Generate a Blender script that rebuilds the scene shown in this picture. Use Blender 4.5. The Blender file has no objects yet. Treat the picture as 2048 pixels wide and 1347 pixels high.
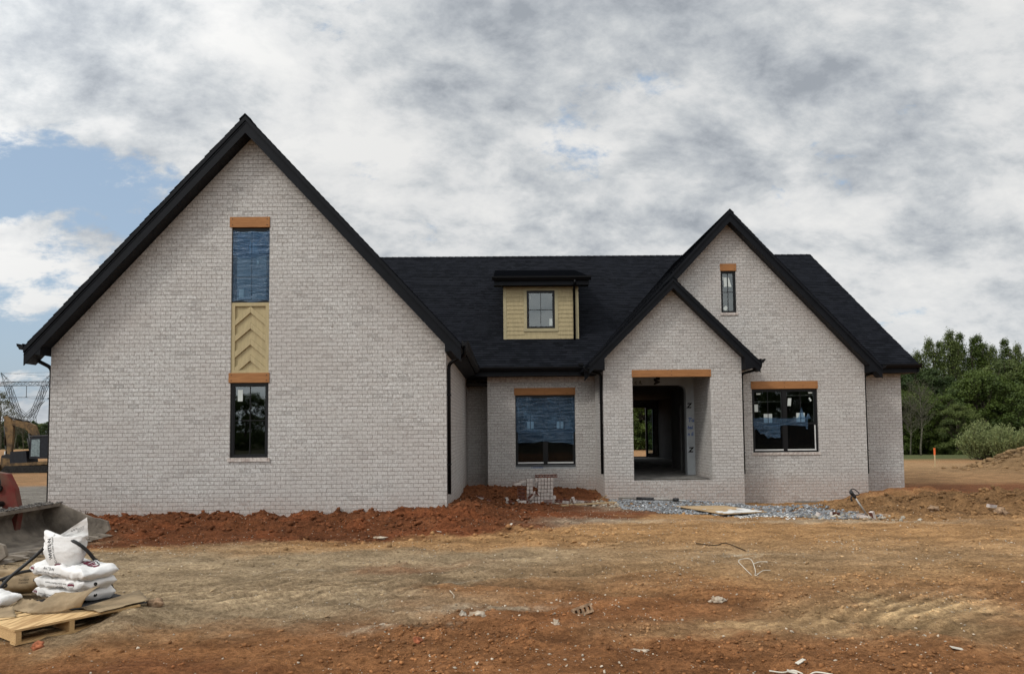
import bpy, bmesh, math, random
import numpy as np
from mathutils import Vector, Matrix, noise as mnoise
from mathutils.geometry import tessellate_polygon
from mathutils.bvhtree import BVHTree
R = math.radians
random.seed(7)
rng = np.random.default_rng(11)
SC = bpy.context.scene
COL = SC.collection

# ------------------------------------------------------------------ camera
cam = bpy.data.cameras.new('camera'); camo = bpy.data.objects.new('camera', cam); COL.objects.link(camo)
cam.sensor_width = 36; cam.lens = 36*1450/2048
cam.shift_y = (780-673.5)/2048
cam.clip_start = 0.05; cam.clip_end = 6000
CAMZ = 1.7
camo.matrix_world = Matrix.Translation((0, 0, CAMZ)) @ Matrix.Rotation(R(-0.63), 4, 'Z') @ Matrix.Rotation(R(93.1), 4, 'X') @ Matrix.Rotation(R(-0.55), 4, 'Z')
SC.camera = camo

# ------------------------------------------------------------------ light
SUN_EL, SUN_AZ = 44, 232          # azimuth from +Y clockwise: behind the camera, a little to its left
world = bpy.data.worlds.new('World'); SC.world = world; world.use_nodes = True
SC.view_settings.view_transform = 'Standard'; SC.view_settings.look = 'None'
SC.view_settings.exposure = 0; SC.view_settings.gamma = 1
sun = bpy.data.lights.new('sun', 'SUN'); suno = bpy.data.objects.new('sun', sun); COL.objects.link(suno)
sun.energy = 1.5; sun.angle = R(11); sun.color = (1.0, .955, .89)
sd = Vector((math.sin(R(SUN_AZ))*math.cos(R(SUN_EL)), math.cos(R(SUN_AZ))*math.cos(R(SUN_EL)), math.sin(R(SUN_EL))))
suno.rotation_euler = sd.to_track_quat('Z', 'Y').to_euler()

class NT:
    def __init__(s, tree): s.t = tree; s.n = tree.nodes; s.l = tree.links
    def new(s, typ, **kw):
        n = s.n.new(typ)
        for k, v in kw.items(): setattr(n, k, v)
        return n
    def link(s, a, b): s.l.new(a, b)
    def put(s, sock, v):
        if hasattr(v, 'is_output') or isinstance(v, bpy.types.NodeSocket): s.l.new(v, sock)
        elif v is not None:
            try: sock.default_value = v
            except Exception: sock.default_value = (*v, 1)
    def math(s, op, a, b=None, c=None, clamp=False):
        n = s.new('ShaderNodeMath', operation=op); n.use_clamp = clamp
        s.put(n.inputs[0], a)
        if b is not None: s.put(n.inputs[1], b)
        if c is not None: s.put(n.inputs[2], c)
        return n.outputs[0]
    def vmath(s, op, a, b=None):
        n = s.new('ShaderNodeVectorMath', operation=op); s.put(n.inputs[0], a)
        if b is not None: s.put(n.inputs[1], b)
        return n
    def noise(s, vec, scale, detail=4, rough=.5, dist=0., out=0):
        n = s.new('ShaderNodeTexNoise')
        if vec is not None: s.put(n.inputs['Vector'], vec)
        n.inputs['Scale'].default_value = scale; n.inputs['Detail'].default_value = detail
        n.inputs['Roughness'].default_value = rough; n.inputs['Distortion'].default_value = dist
        return n.outputs[out]
    def maprange(s, v, a, b, c=0., d=1., smooth=True):
        n = s.new('ShaderNodeMapRange'); n.interpolation_type = 'SMOOTHSTEP' if smooth else 'LINEAR'
        s.put(n.inputs[0], v)
        for i, x in enumerate((a, b, c, d)): s.put(n.inputs[i+1], x)
        return n.outputs[0]
    def mix(s, f, a, b, mode='MIX'):
        n = s.new('ShaderNodeMix', data_type='RGBA', blend_type=mode)
        s.put(n.inputs[0], f); s.put(n.inputs[6], a); s.put(n.inputs[7], b)
        return n.outputs[2]
    def mapping(s, vec, loc=(0,0,0), rot=(0,0,0), scale=(1,1,1)):
        n = s.new('ShaderNodeMapping'); s.put(n.inputs[0], vec)
        n.inputs[1].default_value = loc; n.inputs[2].default_value = rot; n.inputs[3].default_value = scale
        return n.outputs[0]
    def bump(s, h, strength, dist, prev=None):
        n = s.new('ShaderNodeBump'); s.put(n.inputs['Height'], h)
        n.inputs['Strength'].default_value = strength; n.inputs['Distance'].default_value = dist
        if prev is not None: s.put(n.inputs['Normal'], prev)
        return n.outputs[0]

def c4(c): return (*c, 1)
# sky: Nishita blue seen between procedural clouds, all laid out by direction in the world
w = NT(world.node_tree); w.n.clear()
sky = w.new('ShaderNodeTexSky', sky_type='NISHITA'); sky.sun_disc = False
sky.sun_elevation = R(SUN_EL); sky.sun_rotation = R(SUN_AZ); sky.air_density = 1.2; sky.dust_density = 2.2
tc = w.new('ShaderNodeTexCoord'); dirv = tc.outputs['Generated']
sep = w.new('ShaderNodeSeparateXYZ'); w.link(dirv, sep.inputs[0])
zz = w.math('ADD', w.math('MAXIMUM', sep.outputs[2], 0.0), 0.48)
cmb = w.new('ShaderNodeCombineXYZ')
w.link(w.math('DIVIDE', sep.outputs[0], zz), cmb.inputs[0]); w.link(w.math('DIVIDE', sep.outputs[1], zz), cmb.inputs[1])
P = cmb.outputs[0]
Pr = w.mapping(P, rot=(0, 0, R(-30)), scale=(1.0, 1.3, 1), loc=(3.1, 1.7, 0))
n1 = w.noise(Pr, 2.3, 11, .57, .25)
n2 = w.noise(w.mapping(Pr, loc=(5.2, 9.1, 0)), 4.4, 13, .62, .2)
n3 = w.noise(w.mapping(Pr, loc=(11.2, 2.1, 0)), 2.0, 4, .5, .2)
n4 = w.noise(w.mapping(Pr, loc=(1.2, 7.1, 0)), 13, 9, .66, .15)
def blob(x, y, z, cosr, soft=0.6):
    d = w.vmath('DOT_PRODUCT', w.vmath('NORMALIZE', dirv).outputs[0], (x, y, z)).outputs['Value']
    return w.maprange(d, cosr, 1-(1-cosr)*(1-soft), 0, 1)
blue = blob(-.56, .815, .16, .965, .9)
blue = w.math('ADD', blue, w.math('MULTIPLY', blob(-.47, .845, .235, .985, .7), .8))
blue = w.math('SUBTRACT', blue, w.math('ADD', w.math('MULTIPLY', blob(-.505, .84, .20, .9965, .9), .75), w.math('ADD', w.math('MULTIPLY', blob(-.56, .81, .13, .996, .9), .6), w.math('MULTIPLY', blob(-.065, .90, .43, .988, .9), .8))))
blue = w.math('ADD', blue, w.math('MULTIPLY', blob(-.24, .83, .50, .988, .7), .25))
blue = w.math('ADD', blue, w.math('MULTIPLY', blob(-.098, .965, .235, .9955, .7), 1.0))
blue = w.math('ADD', blue, w.math('MULTIPLY', blob(.161, .934, .30, .992, .7), .3))
cov = w.math('SUBTRACT', n1, w.math('MULTIPLY', blue, .20))
cf = w.maprange(w.math('ADD', cov, w.math('MULTIPLY', w.math('SUBTRACT', n4, .5), .42)), .262, .375)
sh = w.math('ADD', w.math('MULTIPLY', n2, .56), w.math('ADD', w.math('MULTIPLY', n4, .22), w.math('MULTIPLY', n3, .31)))
dk = w.math('ADD', blob(.09, .893, .44, .965, .9), w.math('ADD', blob(-.436, .826, .35, .975, .9), w.math('ADD', blob(.37, .80, .47, .975, .9), w.math('MULTIPLY', blob(.3, .89, .35, .985, .9), .6))))
br = w.math('ADD', blob(-.25, .92, .30, .975, .9), w.math('ADD', blob(.2, .88, .40, .985, .9), blob(-.15, .86, .48, .98, .9)))
sh = w.math('ADD', sh, w.math('SUBTRACT', w.math('MULTIPLY', br, .03), w.math('MULTIPLY', dk, .055)))
# thin cloud edges are brighter than thick cloud middles
edge = w.math('MULTIPLY', w.math('SUBTRACT', 1.0, w.maprange(cov, .44, .58)), .035)
sh = w.math('ADD', sh, edge)
ramp = w.new('ShaderNodeValToRGB'); w.link(sh, ramp.inputs[0])
e = ramp.color_ramp.elements
e[0].position = .425; e[0].color = (.345, .375, .415, 1)
e[1].position = .65; e[1].color = (.82, .82, .81, 1)
for p, c in ((.475, (.46, .49, .525)), (.525, (.585, .61, .63)), (.575, (.72, .73, .735))):
    x = e.new(p); x.color = c4(c)
# towards the horizon the overcast pales; behind the camera, where the sun sits, it is brighter
hz = w.maprange(sep.outputs[2], 0.0, .22, .30, 0)
cloudc = w.mix(hz, ramp.outputs[0], (.60, .65, .69, 1))
back = w.vmath('DOT_PRODUCT', w.vmath('NORMALIZE', dirv).outputs[0], tuple(sd)).outputs['Value']
boost = w.maprange(back, -.1, 1.0, 1.0, 2.3)
bgc = w.new('ShaderNodeBackground'); w.link(cloudc, bgc.inputs[0]); w.link(boost, bgc.inputs[1])
bgs = w.new('ShaderNodeBackground'); w.link(sky.outputs[0], bgs.inputs[0]); bgs.inputs[1].default_value = .105
# veil of thin haze over the blue
bgv = w.new('ShaderNodeBackground'); bgv.inputs[0].default_value = (.44, .58, .76, 1); bgv.inputs[1].default_value = 1.08
m0 = w.new('ShaderNodeMixShader'); m0.inputs[0].default_value = .55; w.link(bgs.outputs[0], m0.inputs[1]); w.link(bgv.outputs[0], m0.inputs[2])
m1 = w.new('ShaderNodeMixShader'); w.link(cf, m1.inputs[0]); w.link(m0.outputs[0], m1.inputs[1]); w.link(bgc.outputs[0], m1.inputs[2])
out = w.new('ShaderNodeOutputWorld'); w.link(m1.outputs[0], out.inputs[0])

# ------------------------------------------------------------------ materials
def srgb(r, g, b):
    f = lambda v: (v/255/12.92 if v <= 10 else ((v/255+.055)/1.055)**2.4)
    return (f(r), f(g), f(b))
def mat(name):
    m = bpy.data.materials.new(name); m.use_nodes = True; t = NT(m.node_tree)
    b = t.n['Principled BSDF']; return m, t, b
def setb(b, rough=.8, spec=.3, metal=0, color=None):
    b.inputs['Roughness'].default_value = rough; b.inputs['Specular IOR Level'].default_value = spec
    b.inputs['Metallic'].default_value = metal
    if color is not None: b.inputs['Base Color'].default_value = c4(color)
def simple(name, col, rough=.7, spec=.3, metal=0, var=.12, scale=6, bump=.0, bscale=60, col2=None, streak=None):
    m, t, b = mat(name); setb(b, rough, spec, metal)
    tc = t.new('ShaderNodeTexCoord').outputs['Object']
    v = t.mapping(tc, scale=streak) if streak else tc
    n = t.noise(v, scale, 6, .6)
    c2 = col2 if col2 else tuple(max(0, c*(1-2*var)) for c in col)
    c1 = tuple(min(1, c*(1+var)) for c in col)
    t.link(t.mix(t.maprange(n, .3, .7), c4(c2), c4(c1)), b.inputs['Base Color'])
    if bump: t.link(t.bump(t.noise(v, bscale, 5, .6), bump, .02), b.inputs['Normal'])
    return m
M = {}
def brick_mat():
    m, t, b = mat('whitewashed_brick'); setb(b, .9, .2)
    uv = t.new('ShaderNodeUVMap').outputs[0]
    # each course line wavers by a few millimetres
    wob = t.noise(uv, 2.2, 3, .6, out=1)
    uvw = t.vmath('ADD', uv, t.vmath('MULTIPLY', t.vmath('SUBTRACT', wob, (.5, .5, .5)).outputs[0], (.012, .012, 0)).outputs[0]).outputs[0]
    br = t.new('ShaderNodeTexBrick'); t.put(br.inputs['Vector'], uvw)
    br.offset = .5; br.inputs['Scale'].default_value = 1
    br.inputs['Brick Width'].default_value = .203; br.inputs['Row Height'].default_value = .0813
    br.inputs['Mortar Size'].default_value = .0052; br.inputs['Mortar Smooth'].default_value = .35
    br.inputs['Bias'].default_value = 0
    br.inputs['Color1'].default_value = (0, 0, 0, 1); br.inputs['Color2'].default_value = (1, 1, 1, 1); br.inputs['Mortar'].default_value = (.5, .5, .5, 1)
    rnd = t.new('ShaderNodeSeparateColor'); t.link(br.outputs['Color'], rnd.inputs[0]); rv = rnd.outputs[0]
    ra = t.new('ShaderNodeValToRGB'); t.link(rv, ra.inputs[0]); e = ra.color_ramp.elements
    e[0].position = 0; e[0].color = c4((.345, .340, .325)); e[1].position = 1; e[1].color = c4((.565, .560, .545))
    x = e.new(.12); x.color = c4((.47, .462, .445)); x = e.new(.55); x.color = c4((.54, .535, .515)); x = e.new(.8); x.color = c4((.475, .462, .440))
    base = ra.outputs[0]
    # wash worn off in vertical wipes and chips
    wipe = t.noise(t.mapping(uv, scale=(42, 14, 1)), 1, 5, .7)
    base = t.mix(t.maprange(wipe, .48, .64, 0, .68), base, c4((.25, .22, .20)))
    white = t.noise(t.mapping(uv, scale=(26, 20, 1), loc=(4, 7, 0)), 1, 4, .65)
    base = t.mix(t.maprange(white, .50, .66, 0, .7), base, c4((.78, .78, .76)))
    chip = t.noise(t.mapping(uv, loc=(13, 3, 0)), 9.5, 6, .72)
    base = t.mix(t.maprange(chip, .61, .68, 0, .8), base, c4((.17, .135, .115)))
    big = t.noise(uv, .55, 5, .6)
    base = t.mix(t.maprange(big, .35, .65, 0, .5), base, c4((.43, .395, .37)))
    sv = t.new('ShaderNodeSeparateXYZ'); t.link(uv, sv.inputs[0])
    mud = t.math('MULTIPLY', t.maprange(t.math('ADD', sv.outputs[1], t.math('MULTIPLY', t.noise(uv, 2.6, 5, .65), .55)), .25, .85, 1, 0), t.maprange(t.noise(uv, 14, 5, .7), .35, .6, .35, 1))
    base = t.mix(t.math('MULTIPLY', mud, .42), base, c4((.33, .20, .14)))
    grit = t.noise(uv, 160, 3, .6)
    mort = t.mix(t.maprange(grit, .3, .7), c4((.18, .165, .148)), c4((.27, .25, .225)))
    mf = t.math('MULTIPLY', br.outputs['Fac'], t.maprange(t.noise(t.mapping(uv, loc=(31, 17, 0), scale=(5, 9, 1)), 1, 4, .6), .36, .56, .35, 1))
    blot = t.noise(t.mapping(uv, loc=(21, 33, 0)), 17, 5, .7)
    base = t.mix(t.maprange(blot, .52, .66, 0, .55), base, c4((.25, .215, .195)))
    colr = t.mix(mf, base, mort)
    colr = t.mix(t.maprange(t.noise(uv, 75, 4, .7), .3, .75, 0, .22), colr, c4((.22, .20, .19)))
    t.link(colr, b.inputs['Base Color'])
    h = t.math('ADD', t.math('SUBTRACT', 1.0, br.outputs['Fac']), t.math('MULTIPLY', wipe, -.35))
    h = t.math('ADD', h, t.math('MULTIPLY', rv, .25))
    t.link(t.bump(h, .9, .009), b.inputs['Normal'])
    return m
M['brick'] = brick_mat()
def shingle_mat():
    m, t, b = mat('charcoal_shingle'); setb(b, .95, .05)
    uv = t.new('ShaderNodeUVMap').outputs[0]
    def rr(wd, off, lc):
        br = t.new('ShaderNodeTexBrick'); t.put(br.inputs['Vector'], t.mapping(uv, loc=lc)); br.offset = off; br.offset_frequency = 2; br.squash = .7; br.squash_frequency = 3
        br.inputs['Scale'].default_value = 1; br.inputs['Brick Width'].default_value = wd; br.inputs['Row Height'].default_value = .143
        br.inputs['Mortar Size'].default_value = .0; br.inputs['Color1'].default_value = (0, 0, 0, 1); br.inputs['Color2'].default_value = (1, 1, 1, 1)
        s = t.new('ShaderNodeSeparateColor'); t.link(br.outputs['Color'], s.inputs[0]); return s.outputs[0]
    a = rr(.21, .37, (0, 0, 0)); c = rr(.34, .61, (3.3, 0, 0))
    v = t.math('MULTIPLY', t.math('ADD', a, c), .5)
    base = t.mix(t.maprange(v, .15, .85), c4((.0022, .0028, .0040)), c4((.0110, .0122, .0160)))
    base = t.mix(t.maprange(t.noise(uv, 260, 3, .7), .35, .7, 0, .6), base, c4((.014, .0155, .020)))
    base = t.mix(t.maprange(t.noise(uv, .7, 4, .6), .35, .65, 0, .35), base, c4((.010, .0115, .016)))
    # the butt edge of each course is dark
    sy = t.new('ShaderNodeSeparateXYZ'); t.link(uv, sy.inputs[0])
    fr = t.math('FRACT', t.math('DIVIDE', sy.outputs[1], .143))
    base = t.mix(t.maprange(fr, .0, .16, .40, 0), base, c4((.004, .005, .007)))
    t.link(base, b.inputs['Base Color'])
    h = t.math('ADD', v, t.math('MULTIPLY', t.noise(uv, 300, 2, .6), .4))
    t.link(t.bump(h, .6, .006), b.inputs['Normal'])
    return m
M['shingle'] = shingle_mat()
def soffit_mat():
    m, t, b = mat('ribbed_black_soffit'); setb(b, .5, .3)
    uv = t.new('ShaderNodeUVMap').outputs[0]; s = t.new('ShaderNodeSeparateXYZ'); t.link(uv, s.inputs[0])
    fr = t.math('PINGPONG', s.outputs[0], .05)
    g = t.maprange(fr, .0, .008)
    t.link(t.mix(g, c4((.002, .002, .003)), c4((.0045, .0055, .008))), b.inputs['Base Color'])
    t.link(t.bump(g, .8, .01), b.inputs['Normal']); return m
M['soffit'] = soffit_mat()
M['trim'] = simple('navy_black_trim', (.0045, .0056, .0080), .6, .14, var=.12, scale=3)
M['gutter'] = simple('black_gutter', (.0025, .0030, .0040), .5, .2, var=.1, scale=3)
M['wframe'] = simple('black_window_frame', (.0035, .0042, .0052), .45, .30, var=.1)
M['whitevinyl'] = simple('white_vinyl', (.55, .56, .55), .45, .4, var=.05)
def wood_mat(name, c1, c2, sc=(1, 1, 1), rough=.75, knots=True):
    m, t, b = mat(name); setb(b, rough, .25)
    tc = t.new('ShaderNodeTexCoord').outputs['Object']
    v = t.mapping(tc, scale=sc)
    n = t.noise(v, 1.0, 6, .62, 1.2)
    wv = t.new('ShaderNodeTexWave', bands_direction='Z'); t.put(wv.inputs['Vector'], v); wv.inputs['Scale'].default_value = 1.1
    wv.inputs['Distortion'].default_value = 9; wv.inputs['Detail'].default_value = 3; wv.inputs['Detail Scale'].default_value = .6
    f = t.math('ADD', t.math('MULTIPLY', n, .6), t.math('MULTIPLY', wv.outputs[1], .4))
    col = t.mix(t.maprange(f, .25, .75), c4(c1), c4(c2))
    if knots:
        vo = t.new('ShaderNodeTexVoronoi'); t.put(vo.inputs['Vector'], t.mapping(tc, scale=(2.2, 2.2, 7))); vo.inputs['Scale'].default_value = 1
        col = t.mix(t.maprange(vo.outputs[0], .04, .11, .8, 0), col, c4(tuple(x*.35 for x in c1)))
    t.link(col, b.inputs['Base Color']); t.link(t.bump(f, .35, .004), b.inputs['Normal']); return m
M['lintel'] = wood_mat('stained_cedar', (.19, .082, .030), (.42, .20, .078), (2.2, 30, 26))
M['pallet'] = wood_mat('new_pine', (.36, .215, .09), (.60, .41, .20), (30, 2.2, 30))
M['ply'] = wood_mat('weathered_plywood', (.30, .20, .105), (.47, .335, .19), (3, 14, 8), knots=False)
M['khaki'] = simple('khaki_fibre_cement', (.40, .33, .19), .75, .25, var=.06, scale=4, bump=.15, bscale=40, streak=(6, 1, 1))
M['khakitrim'] = simple('khaki_trim', (.40, .345, .21), .75, .25, var=.05, scale=4)
def glass_mat():
    m, t, b = mat('window_glass'); t.n.remove(b)
    o = t.n['Material Output']
    tc = t.new('ShaderNodeTexCoord').outputs['Object']
    nrm = t.bump(t.noise(tc, .9, 2, .5), .05, .05)
    gl = t.new('ShaderNodeBsdfGlossy'); gl.inputs['Roughness'].default_value = .012; gl.inputs[0].default_value = (.80, .86, .86, 1); t.link(nrm, gl.inputs['Normal'])
    tr = t.new('ShaderNodeBsdfTransparent'); tr.inputs[0].default_value = (.62, .66, .66, 1)
    fr = t.new('ShaderNodeFresnel'); fr.inputs[0].default_value = 1.62
    f = t.math('ADD', t.math('MULTIPLY', fr.outputs[0], 1.6), .07, clamp=True)
    mx = t.new('ShaderNodeMixShader'); t.link(f, mx.inputs[0]); t.link(tr.outputs[0], mx.inputs[1]); t.link(gl.outputs[0], mx.inputs[2])
    t.link(mx.outputs[0], o.inputs[0]); return m
M['glass'] = glass_mat()
def screen_mat():
    m, t, b = mat('insect_screen'); t.n.remove(b); o = t.n['Material Output']
    d = t.new('ShaderNodeBsdfDiffuse'); d.inputs[0].default_value = (.006, .006, .006, 1); tr = t.new('ShaderNodeBsdfTransparent')
    mx = t.new('ShaderNodeMixShader'); mx.inputs[0].default_value = .62; t.link(tr.outputs[0], mx.inputs[1]); t.link(d.outputs[0], mx.inputs[2]); t.link(mx.outputs[0], o.inputs[0]); return m
M['screen'] = screen_mat()
def film_mat():
    m, t, b = mat('blue_protective_film'); t.n.remove(b); o = t.n['Material Output']
    tc = t.new('ShaderNodeTexCoord').outputs['Object']
    cr = t.noise(t.mapping(tc, scale=(1.6, 1.6, 11), rot=(0, R(9), 0)), 1.3, 4, .5, .5)
    crease = t.math('ABSOLUTE', t.math('SUBTRACT', cr, .5))
    cr2 = t.math('ABSOLUTE', t.math('SUBTRACT', t.noise(t.mapping(tc, scale=(9, 9, 4), rot=(0, R(-32), 0)), 1.0, 5, .6, .8), .5))
    line = t.math('ADD', t.math('MULTIPLY', t.maprange(crease, .0, .030, 1, 0), t.maprange(t.noise(tc, 3.1, 3, .5), .36, .56)), t.math('MULTIPLY', t.maprange(cr2, 0, .02, .8, 0), t.maprange(t.noise(tc, 2.3, 3, .5), .45, .6)), clamp=True)
    nrm = t.bump(cr, .9, .05)
    pr = t.new('ShaderNodeBsdfPrincipled'); pr.inputs['Roughness'].default_value = .22; pr.inputs['Specular IOR Level'].default_value = .7
    t.link(t.mix(t.math('MULTIPLY', line, .28), c4((.065, .145, .255)), c4((.34, .44, .55))), pr.inputs['Base Color']); t.link(nrm, pr.inputs['Normal'])
    tr = t.new('ShaderNodeBsdfTransparent'); tr.inputs[0].default_value = (.56, .70, .83, 1)
    a = t.math('ADD', .28, t.math('MULTIPLY', line, .20), clamp=True)
    mx = t.new('ShaderNodeMixShader'); t.link(a, mx.inputs[0]); t.link(tr.outputs[0], mx.inputs[1]); t.link(pr.outputs[0], mx.inputs[2])
    t.link(mx.outputs[0], o.inputs[0]); return m
M['film'] = film_mat()
M['sticker'] = simple('paper_sticker', (.50, .54, .52), .7, .2, var=.06)
M['drywall'] = simple('grey_drywall', (.15, .15, .145), .85, .2, var=.08, scale=2)
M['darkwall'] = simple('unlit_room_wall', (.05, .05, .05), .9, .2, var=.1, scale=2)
M['wrap'] = simple('pale_house_wrap', (.33, .35, .36), .6, .3, var=.08, scale=3, bump=.4, bscale=5)
M['concrete'] = simple('dusty_concrete', (.20, .19, .175), .9, .2, var=.22, scale=3, bump=.3, bscale=50)
M['inkblue'] = simple('blue_ink', (.03, .08, .25), .7, .2, var=.05)
M['inkblack'] = simple('black_ink', (.012, .012, .013), .7, .2, var=.05)
M['inkmaroon'] = simple('maroon_ink', (.16, .022, .045), .7, .2, var=.05)
M['inkred'] = simple('red_ink', (.45, .06, .05), .7, .2, var=.05)
M['bag'] = simple('white_cement_bag', (.72, .71, .69), .6, .3, var=.05, scale=5, bump=.35, bscale=22)
M['kraft'] = simple('brown_kraft_paper', (.29, .215, .13), .85, .2, var=.14, scale=5, bump=.35, bscale=14)
M['hose'] = simple('black_rubber_hose', (.018, .018, .018), .5, .35, var=.2, scale=20)
M['tarp'] = simple('black_slip_sheet', (.010, .010, .012), .6, .3, var=.2)
M['bucket'] = simple('dusty_worn_steel', (.215, .185, .15), .85, .25, .0, var=.3, scale=3, bump=.4, bscale=18, col2=(.10, .085, .07))
M['redpaint'] = simple('dusty_red_paint', (.125, .022, .018), .7, .25, var=.35, scale=4, col2=(.12, .075, .052))
M['blacksteel'] = simple('oily_black_steel', (.014, .013, .012), .5, .4, .2, var=.3, scale=8)
M['rubber'] = simple('tyre_rubber', (.02, .019, .018), .85, .2, var=.3, scale=8)
M['yellow'] = simple('faded_ochre_paint', (.145, .092, .042), .75, .2, var=.3, scale=2.6, col2=(.055, .038, .024))
M['navy'] = simple('dark_navy_paint', (.010, .012, .017), .6, .25, var=.2)
M['cabglass'] = simple('dirty_cab_glass', (.15, .20, .21), .2, .6, var=.2)
M['galv'] = simple('galvanised_steel', (.06, .062, .068), .6, .3, .2, var=.15)
M['pipe'] = simple('grey_galvanised_pipe', (.33, .31, .28), .5, .4, .5, var=.2, scale=12)
M['iron'] = simple('dark_cast_iron', (.035, .036, .038), .55, .4, .4, var=.3, scale=20)
M['chalk'] = simple('white_plastic_scrap', (.54, .50, .42), .6, .3, var=.1, scale=9)
M['orange'] = simple('orange_flagging', (.75, .16, .05), .7, .2, var=.08)
M['stakewood'] = simple('pale_stake_wood', (.50, .38, .22), .8, .2, var=.12)
M['redclay'] = simple('orange_red_brick', (.36, .125, .06), .9, .2, var=.3, scale=18, bump=.5, bscale=40)
M['brickcore'] = simple('raw_brick_body', (.15, .060, .042), .95, .15, var=.35, scale=15, bump=.4, bscale=60)
M['brickface'] = simple('washed_brick_face', (.50, .465, .43), .9, .2, var=.2, scale=14, bump=.4, bscale=60, col2=(.36, .30, .27))
M['tanbrick'] = simple('tan_brick', (.30, .20, .125), .95, .15, var=.25, scale=20, bump=.4, bscale=60)
M['stone'] = simple('pale_limestone', (.44, .38, .30), .92, .2, var=.25, scale=14, bump=.5, bscale=40, col2=(.24, .17, .11))
M['mortarlump'] = simple('mortar_rubble', (.42, .37, .30), .95, .15, var=.3, scale=14, bump=.5, bscale=40)
M['twig'] = simple('dark_twig', (.05, .032, .02), .9, .1, var=.2)
M['bark'] = simple('grey_bark', (.085, .07, .055), .95, .1, var=.4, scale=8, bump=.6, bscale=12, streak=(3, 3, .6))
M['palebark'] = simple('pale_bark', (.10, .095, .07), .95, .1, var=.3, scale=6)
def attr_mat(name, rough=.9, spec=.15, bump=0, bscale=30, fine=0, transl=0):
    m, t, b = mat(name); setb(b, rough, spec)
    a = t.new('ShaderNodeAttribute', attribute_name='Col').outputs[0]
    if fine:
        tc = t.new('ShaderNodeTexCoord').outputs['Object']
        n = t.noise(tc, fine, 4, .65)
        a = t.mix(1.0, a, t.mix(t.maprange(n, .25, .75), (.62, .62, .62, 1), (1.3, 1.3, 1.3, 1)), 'MULTIPLY')
    t.link(a, b.inputs['Base Color'])
    if bump:
        tc = t.new('ShaderNodeTexCoord').outputs['Object']; t.link(t.bump(t.noise(tc, bscale, 5, .65), bump, .02), b.inputs['Normal'])
    if transl:
        o = t.n['Material Output']; tr = t.new('ShaderNodeBsdfTranslucent'); t.link(a, tr.inputs[0])
        mx = t.new('ShaderNodeMixShader'); mx.inputs[0].default_value = transl
        t.link(b.outputs[0], mx.inputs[1]); t.link(tr.outputs[0], mx.inputs[2]); t.link(mx.outputs[0], o.inputs[0])
    return m
M['leaf'] = attr_mat('leaf_green', .6, .25, transl=.3)
M['rock'] = attr_mat('loose_rock', .92, .15, bump=.5, bscale=60, fine=40)
def ground_mat():
    m, t, b = mat('bare_clay_soil'); setb(b, .97, .12)
    a = t.new('ShaderNodeAttribute', attribute_name='Col').outputs[0]
    tc = t.new('ShaderNodeTexCoord').outputs['Object']
    n1 = t.noise(t.mapping(tc, scale=(.55, 1.3, 1)), 3.0, 8, .65, .4)
    n2 = t.noise(tc, 22, 8, .72)
    n3 = t.noise(tc, 130, 4, .7)
    g = t.mix(t.maprange(n1, .3, .7), (.70, .68, .66, 1), (1.28, 1.28, 1.28, 1))
    a = t.mix(1.0, a, g, 'MULTIPLY')
    g = t.mix(t.maprange(n2, .28, .72), (.56, .53, .51, 1), (1.40, 1.42, 1.44, 1))
    a = t.mix(1.0, a, g, 'MULTIPLY')
    g = t.mix(t.maprange(n3, .3, .7), (.72, .70, .68, 1), (1.25, 1.27, 1.3, 1))
    a = t.mix(1.0, a, g, 'MULTIPLY')
    vo = t.new('ShaderNodeTexVoronoi'); t.put(vo.inputs['Vector'], tc); vo.inputs['Scale'].default_value = 34
    peb = t.math('MULTIPLY', t.maprange(vo.outputs[0], .10, .2, 1, 0), t.maprange(t.noise(tc, 2.6, 4, .6), .50, .66))
    a = t.mix(t.math('MULTIPLY', peb, .6), a, c4((.50, .40, .28)))
    t.link(a, b.inputs['Base Color'])
    h = t.math('ADD', t.math('MULTIPLY', n2, 1.0), t.math('ADD', t.math('MULTIPLY', n3, .35), t.math('MULTIPLY', peb, .3)))
    bp = t.bump(n1, .7, .12); t.link(t.bump(h, .9, .045, bp), b.inputs['Normal'])
    return m
M['soil'] = ground_mat()
M['grassy'] = simple('short_grass', (.075, .115, .03), .95, .1, var=.3, scale=1.5, bump=.6, bscale=20)

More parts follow.
